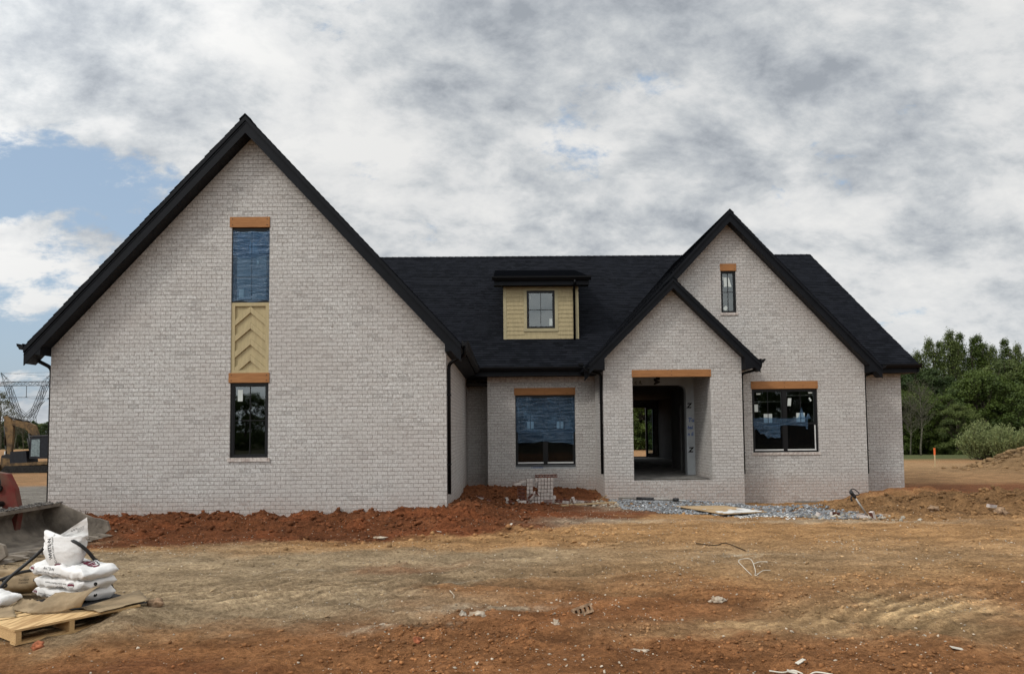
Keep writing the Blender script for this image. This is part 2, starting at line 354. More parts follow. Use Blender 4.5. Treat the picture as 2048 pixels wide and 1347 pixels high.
# ------------------------------------------------------------------ mesh helpers
class MB:
    def __init__(s): s.v = []; s.f = []; s.uv = []; s.mi = []
    def face(s, pts, uv=None, mi=0):
        i = len(s.v); s.v += [tuple(p) for p in pts]; s.f.append(list(range(i, i+len(pts))))
        s.uv.append(uv if uv else auto_uv(pts)); s.mi.append(mi)
    def box(s, x0, x1, y0, y1, z0, z1, mi=0):
        a, b, c, d = (x0,y0,z0), (x1,y0,z0), (x1,y1,z0), (x0,y1,z0); e, f, g, h = (x0,y0,z1), (x1,y0,z1), (x1,y1,z1), (x0,y1,z1)
        for q in ((a,b,f,e), (b,c,g,f), (c,d,h,g), (d,a,e,h), (e,f,g,h), (d,c,b,a)): s.face(q, mi=mi)
    def obox(s, c, u, v, w_, mi=0):      # oriented box: centre and three half-axis vectors
        c, u, v, w_ = Vector(c), Vector(u), Vector(v), Vector(w_)
        if u.cross(v).dot(w_) < 0: u = -u
        P = lambda i, j, k: c+u*i+v*j+w_*k
        for q in (((-1,-1,-1),(1,-1,-1),(1,-1,1),(-1,-1,1)), ((1,-1,-1),(1,1,-1),(1,1,1),(1,-1,1)), ((1,1,-1),(-1,1,-1),(-1,1,1),(1,1,1)),
                  ((-1,1,-1),(-1,-1,-1),(-1,-1,1),(-1,1,1)), ((-1,-1,1),(1,-1,1),(1,1,1),(-1,1,1)), ((-1,1,-1),(1,1,-1),(1,-1,-1),(-1,-1,-1))):
            s.face([P(*k) for k in q], mi=mi)
    def bar(s, a, b, wd, th=None, mi=0):
        a, b = Vector(a), Vector(b); d = b-a; L = d.length
        if L < 1e-6: return
        d.normalize(); up = Vector((0, 0, 1)) if abs(d.z) < .95 else Vector((0, 1, 0))
        u = d.cross(up).normalized(); v = u.cross(d)
        s.obox((a+b)/2, d*L/2, u*wd/2, v*(th or wd)/2, mi)
    def prism(s, poly, axis, a, b, mi=0):   # polygon in the plane normal to axis, swept from a to b
        def P(p, t): return {'y': (p[0], t, p[1]), 'x': (t, p[0], p[1]), 'z': (p[0], p[1], t)}[axis]
        n = len(poly)
        area = sum(poly[i][0]*poly[(i+1) % n][1]-poly[(i+1) % n][0]*poly[i][1] for i in range(n))
        if area < 0: poly = poly[::-1]
        fa = [P(p, a) for p in poly]; fb = [P(p, b) for p in poly]
        flip = (axis == 'y')
        lo, hi = (fa, fb) if a < b else (fb, fa)
        if flip: s.face(lo, mi=mi); s.face(hi[::-1], mi=mi)
        else: s.face(lo[::-1], mi=mi); s.face(hi, mi=mi)
        for i in range(n):
            j = (i+1) % n
            q = [lo[i], lo[j], hi[j], hi[i]]
            s.face(q[::-1] if flip else q, mi=mi)
    def tube(s, pts, r, n=8, cap=True, mi=0):
        pts = [Vector(p) for p in pts]; rs = r if isinstance(r, (list, tuple)) else [r]*len(pts)
        rings = []; up = None
        for i, p in enumerate(pts):
            d = (pts[min(i+1, len(pts)-1)]-pts[max(i-1, 0)]).normalized()
            if up is None: up = Vector((0, 0, 1)) if abs(d.z) < .9 else Vector((0, 1, 0))
            u = d.cross(up).normalized(); v = u.cross(d).normalized(); up = v
            rings.append([p+(u*math.cos(2*math.pi*k/n)+v*math.sin(2*math.pi*k/n))*rs[i] for k in range(n)])
        b0 = len(s.v)
        for rg in rings: s.v += [tuple(q) for q in rg]
        for i in range(len(rings)-1):
            for k in range(n):
                a, b, c, d = b0+i*n+k, b0+i*n+(k+1) % n, b0+(i+1)*n+(k+1) % n, b0+(i+1)*n+k
                s.f.append([a, b, c, d]); s.uv.append([(0, 0)]*4); s.mi.append(mi)
        if cap:
            s.f.append([b0+k for k in range(n)][::-1]); s.uv.append([(0, 0)]*n); s.mi.append(mi)
            e0 = b0+(len(rings)-1)*n; s.f.append([e0+k for k in range(n)]); s.uv.append([(0, 0)]*n); s.mi.append(mi)
def auto_uv(p):
    a, b, c = Vector(p[0]), Vector(p[1]), Vector(p[2]); n = (b-a).cross(c-a)
    ax = max(range(3), key=lambda i: abs(n[i]))
    if ax == 1: return [(q[0], q[2]) for q in p]
    if ax == 0: return [(q[1], q[2]) for q in p]
    return [(q[0], q[1]) for q in p]
def mesh_of(mb, mats, smooth=False, off=(0, 0, 0)):
    me = bpy.data.meshes.new('m')
    v = mb.v if off == (0, 0, 0) else [(a-off[0], b-off[1], c-off[2]) for a, b, c in mb.v]
    me.from_pydata(v, [], mb.f)
    ul = me.uv_layers.new(name='UVMap'); flat = []
    for q in mb.uv:
        for p in q: flat += [p[0], p[1]]
    ul.data.foreach_set('uv', flat)
    for m in (mats if isinstance(mats, (list, tuple)) else [mats]): me.materials.append(m)
    if isinstance(mats, (list, tuple)): me.polygons.foreach_set('material_index', mb.mi)
    if smooth: me.polygons.foreach_set('use_smooth', [True]*len(me.polygons))
    me.update(); return me
WL = {}
def obj(name, mb, mats, parent=None, loc=None, smooth=False):
    """links mb (world coordinates) as ONE mesh object whose origin is loc"""
    if loc is None: loc = WL[parent.name] if parent is not None else (0, 0, 0)
    me = mesh_of(mb, mats, smooth, tuple(loc)) if isinstance(mb, MB) else mb
    o = bpy.data.objects.new(name, me); me.name = o.name; COL.objects.link(o)
    WL[o.name] = tuple(loc)
    if parent is not None: o.parent = parent; o.location = Vector(loc)-Vector(WL[parent.name])
    else: o.location = loc
    return o
def thing(name, label, cat, loc, group=None):
    o = bpy.data.objects.new(name, None); COL.objects.link(o); o.location = loc; WL[o.name] = tuple(loc)
    o.empty_display_size = .2
    return tag(o, label, cat, group)
def tag(o, label, cat, group=None, kind=None):
    if label: o['label'] = label
    if cat: o['category'] = cat
    if group: o['group'] = group
    if kind: o['kind'] = kind
    return o
def copy_tree(o, parent=None):
    c = o.copy(); COL.objects.link(c)
    if parent is not None: c.parent = parent
    for ch in o.children: copy_tree(ch, c)
    return c
def fast_mesh(name, V, F, mats, col=None, smooth=False, uv=None):
    """V (n,3), F (m,k) numpy; col per vertex (n,3)"""
    me = bpy.data.meshes.new(name); k = F.shape[1]
    me.vertices.add(len(V)); me.vertices.foreach_set('co', np.ascontiguousarray(V, np.float32).ravel())
    me.loops.add(F.size); me.loops.foreach_set('vertex_index', np.ascontiguousarray(F, np.int32).ravel())
    me.polygons.add(len(F)); me.polygons.foreach_set('loop_start', np.arange(0, F.size, k, dtype=np.int32))
    me.update(calc_edges=True)
    if col is not None:
        ca = me.color_attributes.new('Col', 'FLOAT_COLOR', 'POINT')
        ca.data.foreach_set('color', np.concatenate([col, np.ones((len(col), 1))], 1).astype(np.float32).ravel())
    if smooth: me.polygons.foreach_set('use_smooth', np.ones(len(F), bool))
    me.materials.append(mats); me.validate(); return me
# lattice value noise in numpy
_rt = rng.random((256, 256))
def vnoise(x, y):
    xi, yi = np.floor(x).astype(int), np.floor(y).astype(int); fx, fy = x-xi, y-yi
    fx = fx*fx*(3-2*fx); fy = fy*fy*(3-2*fy)
    g = lambda a, b: _rt[a & 255, b & 255]
    return (g(xi, yi)*(1-fx)+g(xi+1, yi)*fx)*(1-fy)+(g(xi, yi+1)*(1-fx)+g(xi+1, yi+1)*fx)*fy
def fbm(x, y, s, o=4, seed=0, rough=.5):
    x = np.asarray(x, float)*s+seed*17.3; y = np.asarray(y, float)*s+seed*31.7; t = 0; a = 1; n = 0
    for i in range(o):
        t = t+vnoise(x, y)*a; n += a; a *= rough; x = x*2.03+5.1; y = y*2.03+9.7
    return t/n
def sst(x, a, b):
    t = np.clip((np.asarray(x, float)-a)/(b-a), 0, 1); return t*t*(3-2*t)
def gau(X, Y, cx, cy, sx, sy, ang=0):
    c, s = math.cos(R(ang)), math.sin(R(ang)); dx, dy = X-cx, Y-cy
    u, v = dx*c+dy*s, -dx*s+dy*c
    return np.exp(-(u/sx)**2-(v/sy)**2)
# ------------------------------------------------------------------ the ground
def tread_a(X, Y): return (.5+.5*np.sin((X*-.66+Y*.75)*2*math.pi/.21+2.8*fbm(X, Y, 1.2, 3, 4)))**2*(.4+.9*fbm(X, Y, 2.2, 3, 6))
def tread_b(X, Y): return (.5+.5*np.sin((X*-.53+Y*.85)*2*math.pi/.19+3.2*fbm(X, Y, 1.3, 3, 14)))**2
def height(X, Y, detail=True):
    X = np.asarray(X, float); Y = np.asarray(Y, float)
    D = np.interp(X, [-12, -2, 0, 3, 6, 9, 13], [-.12, .0, -.12, -.16, -.30, -.45, -.34])
    z = D*sst(Y, 13, 19.5)
    zl = np.interp(Y, [0, 25, 40, 60, 90, 130, 220, 600], [0, -.1, -.6, -1.2, -1.1, -.9, -2.6, -8])
    zr = np.interp(Y, [0, 25, 40, 60, 75, 90, 130, 220, 600], [0, -.1, -.35, -.9, -1.1, -1.5, -2.0, -3, -8])
    zc = np.interp(Y, [0, 25, 40, 60, 90, 130, 220, 600], [0, -.1, -.1, -.2, -.4, -.8, -2.6, -8])
    a_ = 1-sst(X, -25, 5); b_ = sst(X, 18, 36)
    z = z + zl*a_+zr*b_+zc*(1-a_-b_)
    wall = sst(X, -9.3, -8.6)*(1-sst(X, -1.0, -.2))
    z = z + (.13+.10*(fbm(X, Y, .55, 3, 3)-.5))*np.exp(-((Y-14.35)/1.0)**2)*wall
    z = z + .16*gau(X, Y, -.9, 16.0, .9, 2.2) + .2*gau(X, Y, .8, 21.3, 2.6, .9) + .10*gau(X, Y, -.4, 20, 1.2, 1.5)
    z = z + .48*gau(X, Y, 10.9, 19.7, 1.9, 1.1) + .46*gau(X, Y, 10.9, 15.9, 3.2, .85, -14) + .15*gau(X, Y, 8.2, 17.5, .9, .9)
    z = z + .16*gau(X, Y, 13.8, 18.0, 2.6, 1.4)
    z = z + 1.35*gau(X, Y, 26.6, 34.5, 2.7, 2.4) + .3*gau(X, Y, 23.9, 34.0, 1.2, 1.2)
    z = z + .10*gau(X, Y, 4.4, 18.3, 1.7, 1.2)
    z = z + .13*gau(X, Y, -3.36, 6.55, .22, .55, 8) + .03*gau(X, Y, -3.0, 7.1, .5, .5)
    if detail:
        near = 1-sst(Y, 24, 40)
        z = z + .07*(fbm(X, Y, .5, 3, 1)-.5)*near + .035*(fbm(X, Y*1.6, 1.5, 3, 2)-.5)*near
        rough = ground_rough(X, Y)
        z = z + (fbm(X, Y, 3.2, 4, 5, .6)-.5)*.13*rough*near
        z = z + (np.abs(fbm(X, Y, 9, 3, 9, .6)-.5))*.12*rough*near*.8
        # wheel and track ridges pressed into the sandy strip
        trk = gau(X, Y, -2.5, 7.9, 2.1, .75, 14)
        z = z + trk*.045*tread_a(X, Y)
        trk = gau(X, Y, -1.8, 6.8, 2.6, .35, 9)
        tr2 = gau(X, Y, 3.9, 6.9, 1.5, .7, 25); z = z + tr2*.022*tread_b(X, Y)
        z = z - trk*.034*(.5+.5*np.sin((X*-.25+Y*.97)*2*math.pi/.17))
        z = z - .045*gau(X, Y, 1.2, 9.0, 4.5, .13, 10) - .04*gau(X, Y, .6, 11.6, 4.0, .14, -4)
        for rad_, w_ in ((9.2, .16), (11.0, .16)):      # curved ruts left by a turning machine
            d_ = np.hypot(X+3.5, Y+2.2)-rad_; z = z - .04*np.exp(-(d_/w_)**2)*sst(X, -3.2, -1)*(1-sst(X, 4.5, 6.5)) + .018*np.exp(-((np.abs(d_)-.26)/.08)**2)*sst(X, -3.2, -1)*(1-sst(X, 4.5, 6.5))
    return z
def ground_rough(X, Y):
    r = .45+.5*fbm(X, Y, .6, 3, 21)
    r = r + 1.5*sst(X, -9.4, -8.4)*(1-sst(X, -.6, 1.5))*sst(Y, 11.6, 13.2)*(1-sst(Y, 15, 16))
    r = r + 1.6*gau(X, Y, -.4, 17.5, 1.6, 3.2) + 1.4*gau(X, Y, .8, 21, 3, 1.2)
    r = r + 3.0*gau(X, Y, 10.8, 17.0, 3.6, 2.4) + 3.5*gau(X, Y, 25.5, 34.5, 4, 3)
    return r
RED = np.array((.152, .056, .023)); RBR = np.array((.250, .115, .046)); ORB = np.array((.385, .222, .098))
SAND = np.array((.340, .255, .155)); TAN = np.array((.47, .325, .170)); FIELD = np.array((.27, .155, .076)); GRV = np.array((.20, .185, .16))
ORG = np.array((.33, .155, .06)); DKB = np.array((.20, .122, .060)); GRS = np.array((.080, .092, .036)); WASH = np.array((.46, .38, .27))
def ground_col(X, Y):
    wx = (fbm(X, Y, .9, 4, 31)-.5); wy = (fbm(X, Y, .9, 4, 37)-.5); f = (fbm(X, Y, 3.5, 5, 41, .65)-.5)
    x = X+wx*1.6+f*.5; y = Y+wy*1.3+f*.6
    c = np.repeat(ORB[None], X.size, 0)
    def blend(m, col):
        nonlocal c
        m = np.clip(m, 0, 1)[:, None]; c = c*(1-m)+col*m
    blend(sst(y, 17, 26)*.7, FIELD)
    # sandy grey strip from the pallet towards the middle
    blend((1-sst(x, -.6, 2.2))*sst(y, 5.6, 6.4)*(1-sst(y, 10.1, 11.2)), SAND)
    blend(.5*gau(x, y, 2.2, 10.0, 4.2, 1.0, 2), SAND)
    blend(.5*gau(x, y, 1.0, 8.6, 3.0, .8, 3), DKB*1.25)
    blend(.35*gau(x, y, 4.6, 9.2, 3.0, .9, 2), SAND*.95)
    # foreground red
    edge = 5.75+.36*(x+3)
    blend(.95*(1-sst(y, edge-.2, edge+.9))*(1-sst(x, 1.2, 3.0)), RBR)
    blend(.95*(1-sst(y, 7.3, 8.6))*sst(x, -.5, 1.0), RBR)
    blend(.6*gau(x, y, 1.2, 6.2, 2.2, 1.1), RBR*np.array((.92, .8, .75)))
    blend(.6*gau(x, y, -2.6, 5.2, 1.6, .3), RED*1.25)
    blend(.95*gau(x, y, 3.7, 6.8, 1.3, .75, 14), TAN)
    blend(.75*gau(x, y, 2.1, 6.3, 1.1, .3, 10), TAN*.95)
    blend(.8*gau(x, y, -.25, 7.7, .8, .35, 10), ORG); blend(.4*gau(x, y, .8, 8.2, .9, .3, 10), ORG)
    blend(.6*gau(x, y, -1.2, 9.4, .7, .2, 10), RED*1.3)
    # dark red band against the left wing and round to the bay
    lo = np.interp(x, [-9.5, -6, -4, -1.5, 0, 2, 3.2], [10.9, 11.1, 11.3, 11.7, 12.3, 13.6, 15.5])
    band = sst(y, lo-.25, lo+.35)*sst(X+wx*.3, -9.5, -9.0)*(1-sst(x, 2.4, 3.6))
    blend(band, RED); blend(.5*band*sst(fbm(X, Y, 1.4, 3, 55), .5, .7), RED*np.array((1.45, 1.25, 1.15)))
    blend(.6*gau(x, y, -4.1, 11.1, .8, .35), SAND)
    blend(.75*gau(x, y, 1.9, 13.9, 1.1, .5), WASH*.9); blend(.55*gau(x, y, 2.4, 17.2, .7, 1.0), WASH*.8)
    blend(.8*gau(x, y, 6.2, 13.6, 1.9, .28, -8), WASH)
    # right-hand berm, red soil beside the house, tan field
    blend(.92*gau(x, y, 10.2, 16.2, 4.6, 2.5), DKB*np.array((.95, .87, .80)))
    blend(.9*gau(x, y, 11.4, 19.9, 1.8, 1.0), RED*1.35)
    blend(.9*sst(x, 10, 12)*sst(y, 20, 21.5)*(1-sst(y, 25.5, 27.5)), RED*1.15)
    blend(.95*gau(X, Y, 25.4, 34.3, 4.4, 3.2), DKB*.48)
    blend(.4*sst(X, 10, 20)*np.exp(-((Y-40)/9)**2), TAN*.8)
    # gravelled yard on the left
    blend((1-sst(x, -9.6, -8.8))*sst(y, 13.5, 16)*(1-sst(y, 27, 30)), GRV)
    blend(.6*(1-sst(x, -7, -6))*sst(y, 9, 10)*(1-sst(y, 11, 12.3)), SAND)
    # white wash of lime and crushed mortar streaks
    for cx, cy, sx, sy, a in ((-.72, 7.05, .42, .08, 8), (-.95, 6.45, .5, .07, 18), (.0, 7.1, .5, .07, 12), (-.4, 8.6, .8, .06, 6), (-2.6, 9.2, .6, .06, 4), (-5.4, 9.6, 1.2, .12, 12), (3.4, 9.9, .6, .1, 0)):
        blend(.85*gau(x*.25+X*.75, y*.25+Y*.75, cx, cy, sx, sy, a)*sst(fbm(X, Y, 11, 4, 61, .7), .40, .60), WASH)
    blend(.75*gau(X+wx*5, Y+wy*9, -36, 53, 5, 4), DKB*.55); blend(.4*(1-sst(X, -14, -10))*sst(fbm(X, Y, .22, 4, 77), .45, .6)*sst(Y, 26, 32), DKB*.9)
    # grass strip below the far trees
    blend(sst(Y+wx*6, 60, 65)*sst(X, 25, 38), GRS); blend(sst(Y+wx*6, 84, 88)*sst(X, -5, 5), GRS); blend(.9*sst(Y, 150, 175), GRS); blend(.95*sst(-Y, 5, 11), GRS*.45)
    # pressed tracks and ruts: relief shading painted into soil colour, crests paler, furrows darker
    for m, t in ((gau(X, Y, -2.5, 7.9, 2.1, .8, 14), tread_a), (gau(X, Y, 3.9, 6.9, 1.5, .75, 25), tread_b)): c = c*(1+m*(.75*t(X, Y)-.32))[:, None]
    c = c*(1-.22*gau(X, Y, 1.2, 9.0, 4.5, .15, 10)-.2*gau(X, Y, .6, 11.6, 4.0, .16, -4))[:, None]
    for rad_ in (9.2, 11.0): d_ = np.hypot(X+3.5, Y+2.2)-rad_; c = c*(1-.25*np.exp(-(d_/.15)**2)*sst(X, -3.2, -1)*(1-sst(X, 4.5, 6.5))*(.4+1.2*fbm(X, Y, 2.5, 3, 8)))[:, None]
    c = c*(1+.35*(fbm(X, Y, 1.7, 5, 71, .6)-.5))[:, None]
    c = c*(1+.55*(fbm(X*.35, Y, 4.5, 4, 73, .6)-.5)*(1-sst(Y, 14, 20)))[:, None]
    return np.clip(c, .005, .9)
def spaced(lo, hi, marks):
    """marks: list of (from, to, step); geometric growth outside"""
    a = []
    for f, t, s in marks: a += list(np.arange(f, t-1e-6, s))
    a.append(marks[-1][1]); x = a[0]; s = marks[0][2]; pre = []
    while x > lo: s *= 1.22; x -= s; pre.append(x)
    x = a[-1]; s = marks[-1][2]; post = []
    while x < hi: s *= 1.22; x += s; post.append(x)
    return np.array(pre[::-1]+a+post)
gx = spaced(-1500, 1500, [(-12, -5.2, .10), (-5.2, 6, .05), (6, 14, .075), (14, 28, .4)])
gy = spaced(-700, 1800, [(3.4, 10, .05), (10, 16, .075), (16, 23, .10), (23, 40, .5)])
GX, GY = np.meshgrid(gx, gy); X, Y = GX.ravel(), GY.ravel()
GV = np.stack([X, Y, height(X, Y)], 1); nx, ny = len(gx), len(gy)
ii = (np.arange(ny-1)[:, None]*nx+np.arange(nx-1)[None]).ravel()
GF = np.stack([ii, ii+1, ii+nx+1, ii+nx], 1)
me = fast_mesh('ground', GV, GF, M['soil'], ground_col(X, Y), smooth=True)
go = bpy.data.objects.new('ground', me); COL.objects.link(go); tag(go, 'bare red and tan clay ground churned by machines', None, kind='structure')
def H(x, y): return float(height(np.array([x]), np.array([y]))[0])

# loose stones: many tiny lumps in one mesh each (nobody could count them)
_t = (1+5**.5)/2
ICO = np.array([(-1,_t,0),(1,_t,0),(-1,-_t,0),(1,-_t,0),(0,-1,_t),(0,1,_t),(0,-1,-_t),(0,1,-_t),(_t,0,-1),(_t,0,1),(-_t,0,-1),(-_t,0,1)], float)/math.sqrt(1+_t*_t)
ICF = np.array([(0,11,5),(0,5,1),(0,1,7),(0,7,10),(0,10,11),(1,5,9),(5,11,4),(11,10,2),(10,7,6),(7,1,8),(3,9,4),(3,4,2),(3,2,6),(3,6,8),(3,8,9),(4,9,5),(2,4,11),(6,2,10),(8,6,7),(9,8,1)])
def lumps(name, X, Y, size, cols, label, sink=.25, flat=.7, jit=.35, smooth=False, Z=None, cat=None):
    n = len(X); Z = height(X, Y) if Z is None else Z
    a = rng.random(n)*6.28; ca, sa = np.cos(a), np.sin(a)
    v = ICO[None]*(1+(rng.random((n, 12, 1))-.5)*2*jit)
    sc = np.stack([size*(.7+.6*rng.random(n)), size*(.6+.4*rng.random(n)), size*flat*(.6+.5*rng.random(n))], 1)
    v = v*sc[:, None, :]
    tl = (rng.random(n)-.5)*.9
    v = np.stack([v[..., 0]*np.cos(tl)[:, None]+v[..., 2]*np.sin(tl)[:, None], v[..., 1], -v[..., 0]*np.sin(tl)[:, None]+v[..., 2]*np.cos(tl)[:, None]], -1)
    v = np.stack([v[..., 0]*ca[:, None]-v[..., 1]*sa[:, None], v[..., 0]*sa[:, None]+v[..., 1]*ca[:, None], v[..., 2]], -1)
    v[..., 0] += X[:, None]; v[..., 1] += Y[:, None]; v[..., 2] += (Z+size*flat*(1-2*sink)*.8)[:, None]
    F = (ICF[None]+12*np.arange(n)[:, None, None]).reshape(-1, 3)
    me = fast_mesh(name, v.reshape(-1, 3), F, M['rock'], np.repeat(np.clip(cols, .005, .95), 12, 0), smooth)
    o = bpy.data.objects.new(name, me); COL.objects.link(o); return tag(o, label, cat, kind='stuff')
def sample(n, x0, x1, y0, y1, dens):
    X = x0+(x1-x0)*rng.random(n*4); Y = y0+(y1-y0)*rng.random(n*4); k = rng.random(n*4) < dens(X, Y)
    return X[k][:n], Y[k][:n]
# clods: same soil colour as the ground they sit on
def dens(X, Y): gc = ground_col(X, Y); return (.12+.88*sst(gc[:, 0]/gc[:, 2], 2.4, 3.8))*np.clip(.10+.55*sst(fbm(X, Y, 1.3, 4, 81), .45, .68)*(1+1.0*(Y < 7.6)*(X > -1)), 0, 1)*np.clip(1.25-(Y-4)/9, .12, 1)
cx_, cy_ = sample(27000, -7.5, 8.5, 4.0, 13.5, dens)
s_ = .0035+.020*rng.random(len(cx_))**6+.003*(cy_/8)
lumps('small_clods', cx_, cy_, s_, ground_col(cx_, cy_)*(.62+.75*rng.random((len(cx_), 1))), 'small loose clods and grit scattered over the clay', .3, smooth=True)
def dens(X, Y):
    d = 1.0*sst(X, -9.3, -8.8)*(1-sst(X, -.9, .2))*sst(Y, 11.8, 13.6)*(Y < 14.54)
    d = np.maximum(d, .30*sst(X, -9, -8)*(1-sst(X, 1, 2.5))*sst(Y, 10.6, 12)*(Y < 14.5))
    d = np.maximum(d, gau(X, Y, -.3, 17.6, 1.1, 3.4)*(X > -1.1)); d = np.maximum(d, gau(X, Y, .9, 21.0, 2.0, .8)*(Y < 21.6)*(X > -1.1)*(X < 2.65))
    d = np.maximum(d, 1.6*gau(X, Y, 10.4, 16.3, 3.2, 1.9)*((Y < 20.5) | (X > 10.4)))
    return d
cx_, cy_ = sample(8500, -9.3, 14, 10.5, 21.6, dens)
s_ = .012+.055*rng.random(len(cx_))**4
lumps('dug_clods', cx_, cy_, s_, ground_col(cx_, cy_)*(.7+.5*rng.random((len(cx_), 1))), 'dug clay clods heaped along the foot of the brick walls', .3, smooth=True)
cx_, cy_ = sample(900, 21.5, 27.5, 32, 36.5, lambda X, Y: gau(X, Y, 26.0, 34.2, 2.4, 1.6))
lumps('heap_clods', cx_, cy_, .03+.16*rng.random(len(cx_))**3, ground_col(cx_, cy_)*(.7+.6*rng.random((len(cx_), 1))), 'brown clods on the dumped soil heap beyond the house', .3, smooth=True)
# pale pebbles and mortar crumbs
def dens(X, Y):
    d = .16+.5*sst(fbm(X, Y, .9, 3, 91), .52, .66)
    for q in ((-.72, 7.05, .6, .12, 8), (-.95, 6.45, .6, .12, 18), (2.3, 17.0, .8, 1.2, 0), (6.1, 13.9, 1.8, .35, -8), (1.5, 17.8, 1.0, .5, 0), (-8.6, 15.6, .5, 1.6, 0)): d = np.maximum(d, 1.6*gau(X, Y, *q))
    return np.clip(d, 0, 1)*np.clip(1.3-(Y-4)/12, .25, 1)
cx_, cy_ = sample(11000, -8.5, 9, 4.0, 18.5, dens)
s_ = .0025+.012*rng.random(len(cx_))**6+.0006*cy_*.5
cc = np.array((.52, .44, .34))[None]*(.6+.6*rng.random((len(cx_), 1)))
lumps('pale_pebbles', cx_, cy_, s_, cc, 'pale pebbles and mortar crumbs strewn over the clay', .35)
# blue-grey crushed stone in front of the porch
def dens(X, Y):
    wob = .25*(fbm(X, Y, 1.6, 3, 95)-.5)
    lo = np.interp(X, [2.5, 3.3, 5.2, 6.6, 7.6], [17.0, 15.9, 14.35, 13.7, 14.2]); hi = np.interp(X, [2.5, 3, 6.5, 7.6], [19.4, 19.78, 19.78, 15.6])
    ok = (Y+wob > lo)*(Y+wob < hi)*(Y < 19.78)*(X > 2.75)*(X < 7.4)
    return ok*(.75+.4*(fbm(X, Y, 4, 2, 96)-.5))*(1-.65*sst(X, 6.6, 7.4))
cx_, cy_ = sample(7500, 2.5, 7.6, 13.4, 19.8, dens)
g = .13+.22*rng.random((len(cx_), 1))**1.3; cc = g*np.array((.96, 1.0, 1.04))[None]
cc[rng.random(len(cx_)) < .12] *= 1.7
lumps('gravel', cx_, cy_, .017+.024*rng.random(len(cx_)), cc, 'blue-grey crushed stone spread in front of the porch', .12, jit=.45)
cx_, cy_ = sample(700, 11.9, 14.6, 20.2, 22.6, lambda X, Y: gau(X, Y, 12.9, 21.3, 1.0, .5, -22))
g = .12+.24*rng.random((len(cx_), 1)); lumps('gravel', cx_, cy_, .03+.03*rng.random(len(cx_)), g*np.array((.88, .98, 1.15))[None], 'blue-grey crushed stone at the far right corner of the house', .1, jit=.45)
cx_, cy_ = sample(1500, -13, -9.2, 15.2, 19, lambda X, Y: .25+.8*np.exp(-((Y-17.4)/.35)**2))
g = .22+.25*rng.random((len(cx_), 1)); lumps('gravel', cx_, cy_, .02+.03*rng.random(len(cx_)), g*np.array((1, .94, .84))[None], 'pale grey gravel along the yard left of the house', .2)
def split_obj(name, mb, m, parent, k=6):
    for i in range(0, len(mb.f), k):      # every box of the builder becomes a part of its own
        s = MB(); v0 = min(min(f) for f in mb.f[i:i+k]); v1 = max(max(f) for f in mb.f[i:i+k])+1
        s.v = mb.v[v0:v1]; s.f = [[a-v0 for a in f] for f in mb.f[i:i+k]]; s.uv = mb.uv[i:i+k]; s.mi = mb.mi[i:i+k]; obj(name, s, m, parent)
# ------------------------------------------------------------------ the house
HL = (1.5, 14.57, 0.0)
house = thing('brick_house', 'unfinished white-washed brick house with black roofs, three gables and an open porch', 'house', HL)
YL, YP, YW, YBAY, YREC, YREAR = 14.57, 19.80, 20.60, 21.70, 22.70, 35.3
FLOOR = .30
class wallmb(MB): pass
def facade(poly, holes, y, depth=.10, back=.30, xoff=0.):
    """brick sheet in plane y facing -Y, with rectangular openings and brick reveals"""
    mb = MB(); loops = [[Vector((p[0], p[1], 0)) for p in poly]]
    hs = [[(x0, z0), (x1, z0), (x1, z1), (x0, z1)] for x0, x1, z0, z1 in holes]
    for h in hs: loops.append([Vector((p[0], p[1], 0)) for p in h])
    flat = [q for l in loops for q in l]
    for tri in tessellate_polygon(loops):
        p = [flat[i] for i in tri]
        a = (p[1]-p[0]).cross(p[2]-p[0]).z
        if abs(a) < 1e-9: continue
        if a < 0: p = p[::-1]
        mb.face([(q.x, y, q.y) for q in p], [(q.x+xoff, q.y) for q in p])
    for x0, x1, z0, z1 in holes:
        yb = y+depth
        mb.face([(x0, y, z0), (x0, y, z1), (x0, yb, z1), (x0, yb, z0)][::-1], [(0, z0), (0, z1), (depth, z1), (depth, z0)][::-1])
        mb.face([(x1, y, z0), (x1, y, z1), (x1, yb, z1), (x1, yb, z0)], [(0, z0), (0, z1), (depth, z1), (depth, z0)])
        mb.face([(x0, y, z0), (x1, y, z0), (x1, yb, z0), (x0, yb, z0)], [(x0, 0), (x1, 0), (x1, depth), (x0, depth)])
        mb.face([(x0, y, z1), (x0, yb, z1), (x1, yb, z1), (x1, y, z1)], [(x0, 0), (x0, depth), (x1, depth), (x1, 0)])
    # blocking face behind, so the wall has a thickness
    bk = [(q[0], y+back, q[1]) for q in poly]
    return mb
def side(x, y0, y1, z0, z1, face=1, poly=None):
    mb = MB(); p = poly or [(y0, z0), (y1, z0), (y1, z1), (y0, z1)]
    q = [(x, a, b) for a, b in p]; n = (Vector(q[1])-Vector(q[0])).cross(Vector(q[2])-Vector(q[0])).x
    if n*face < 0: q = q[::-1]; p = p[::-1]
    mb.face(q, [(a+.05, b) for a, b in p]); return mb
def wall(mb, nm='wall'): return obj(nm, mb, M['brick'], house)
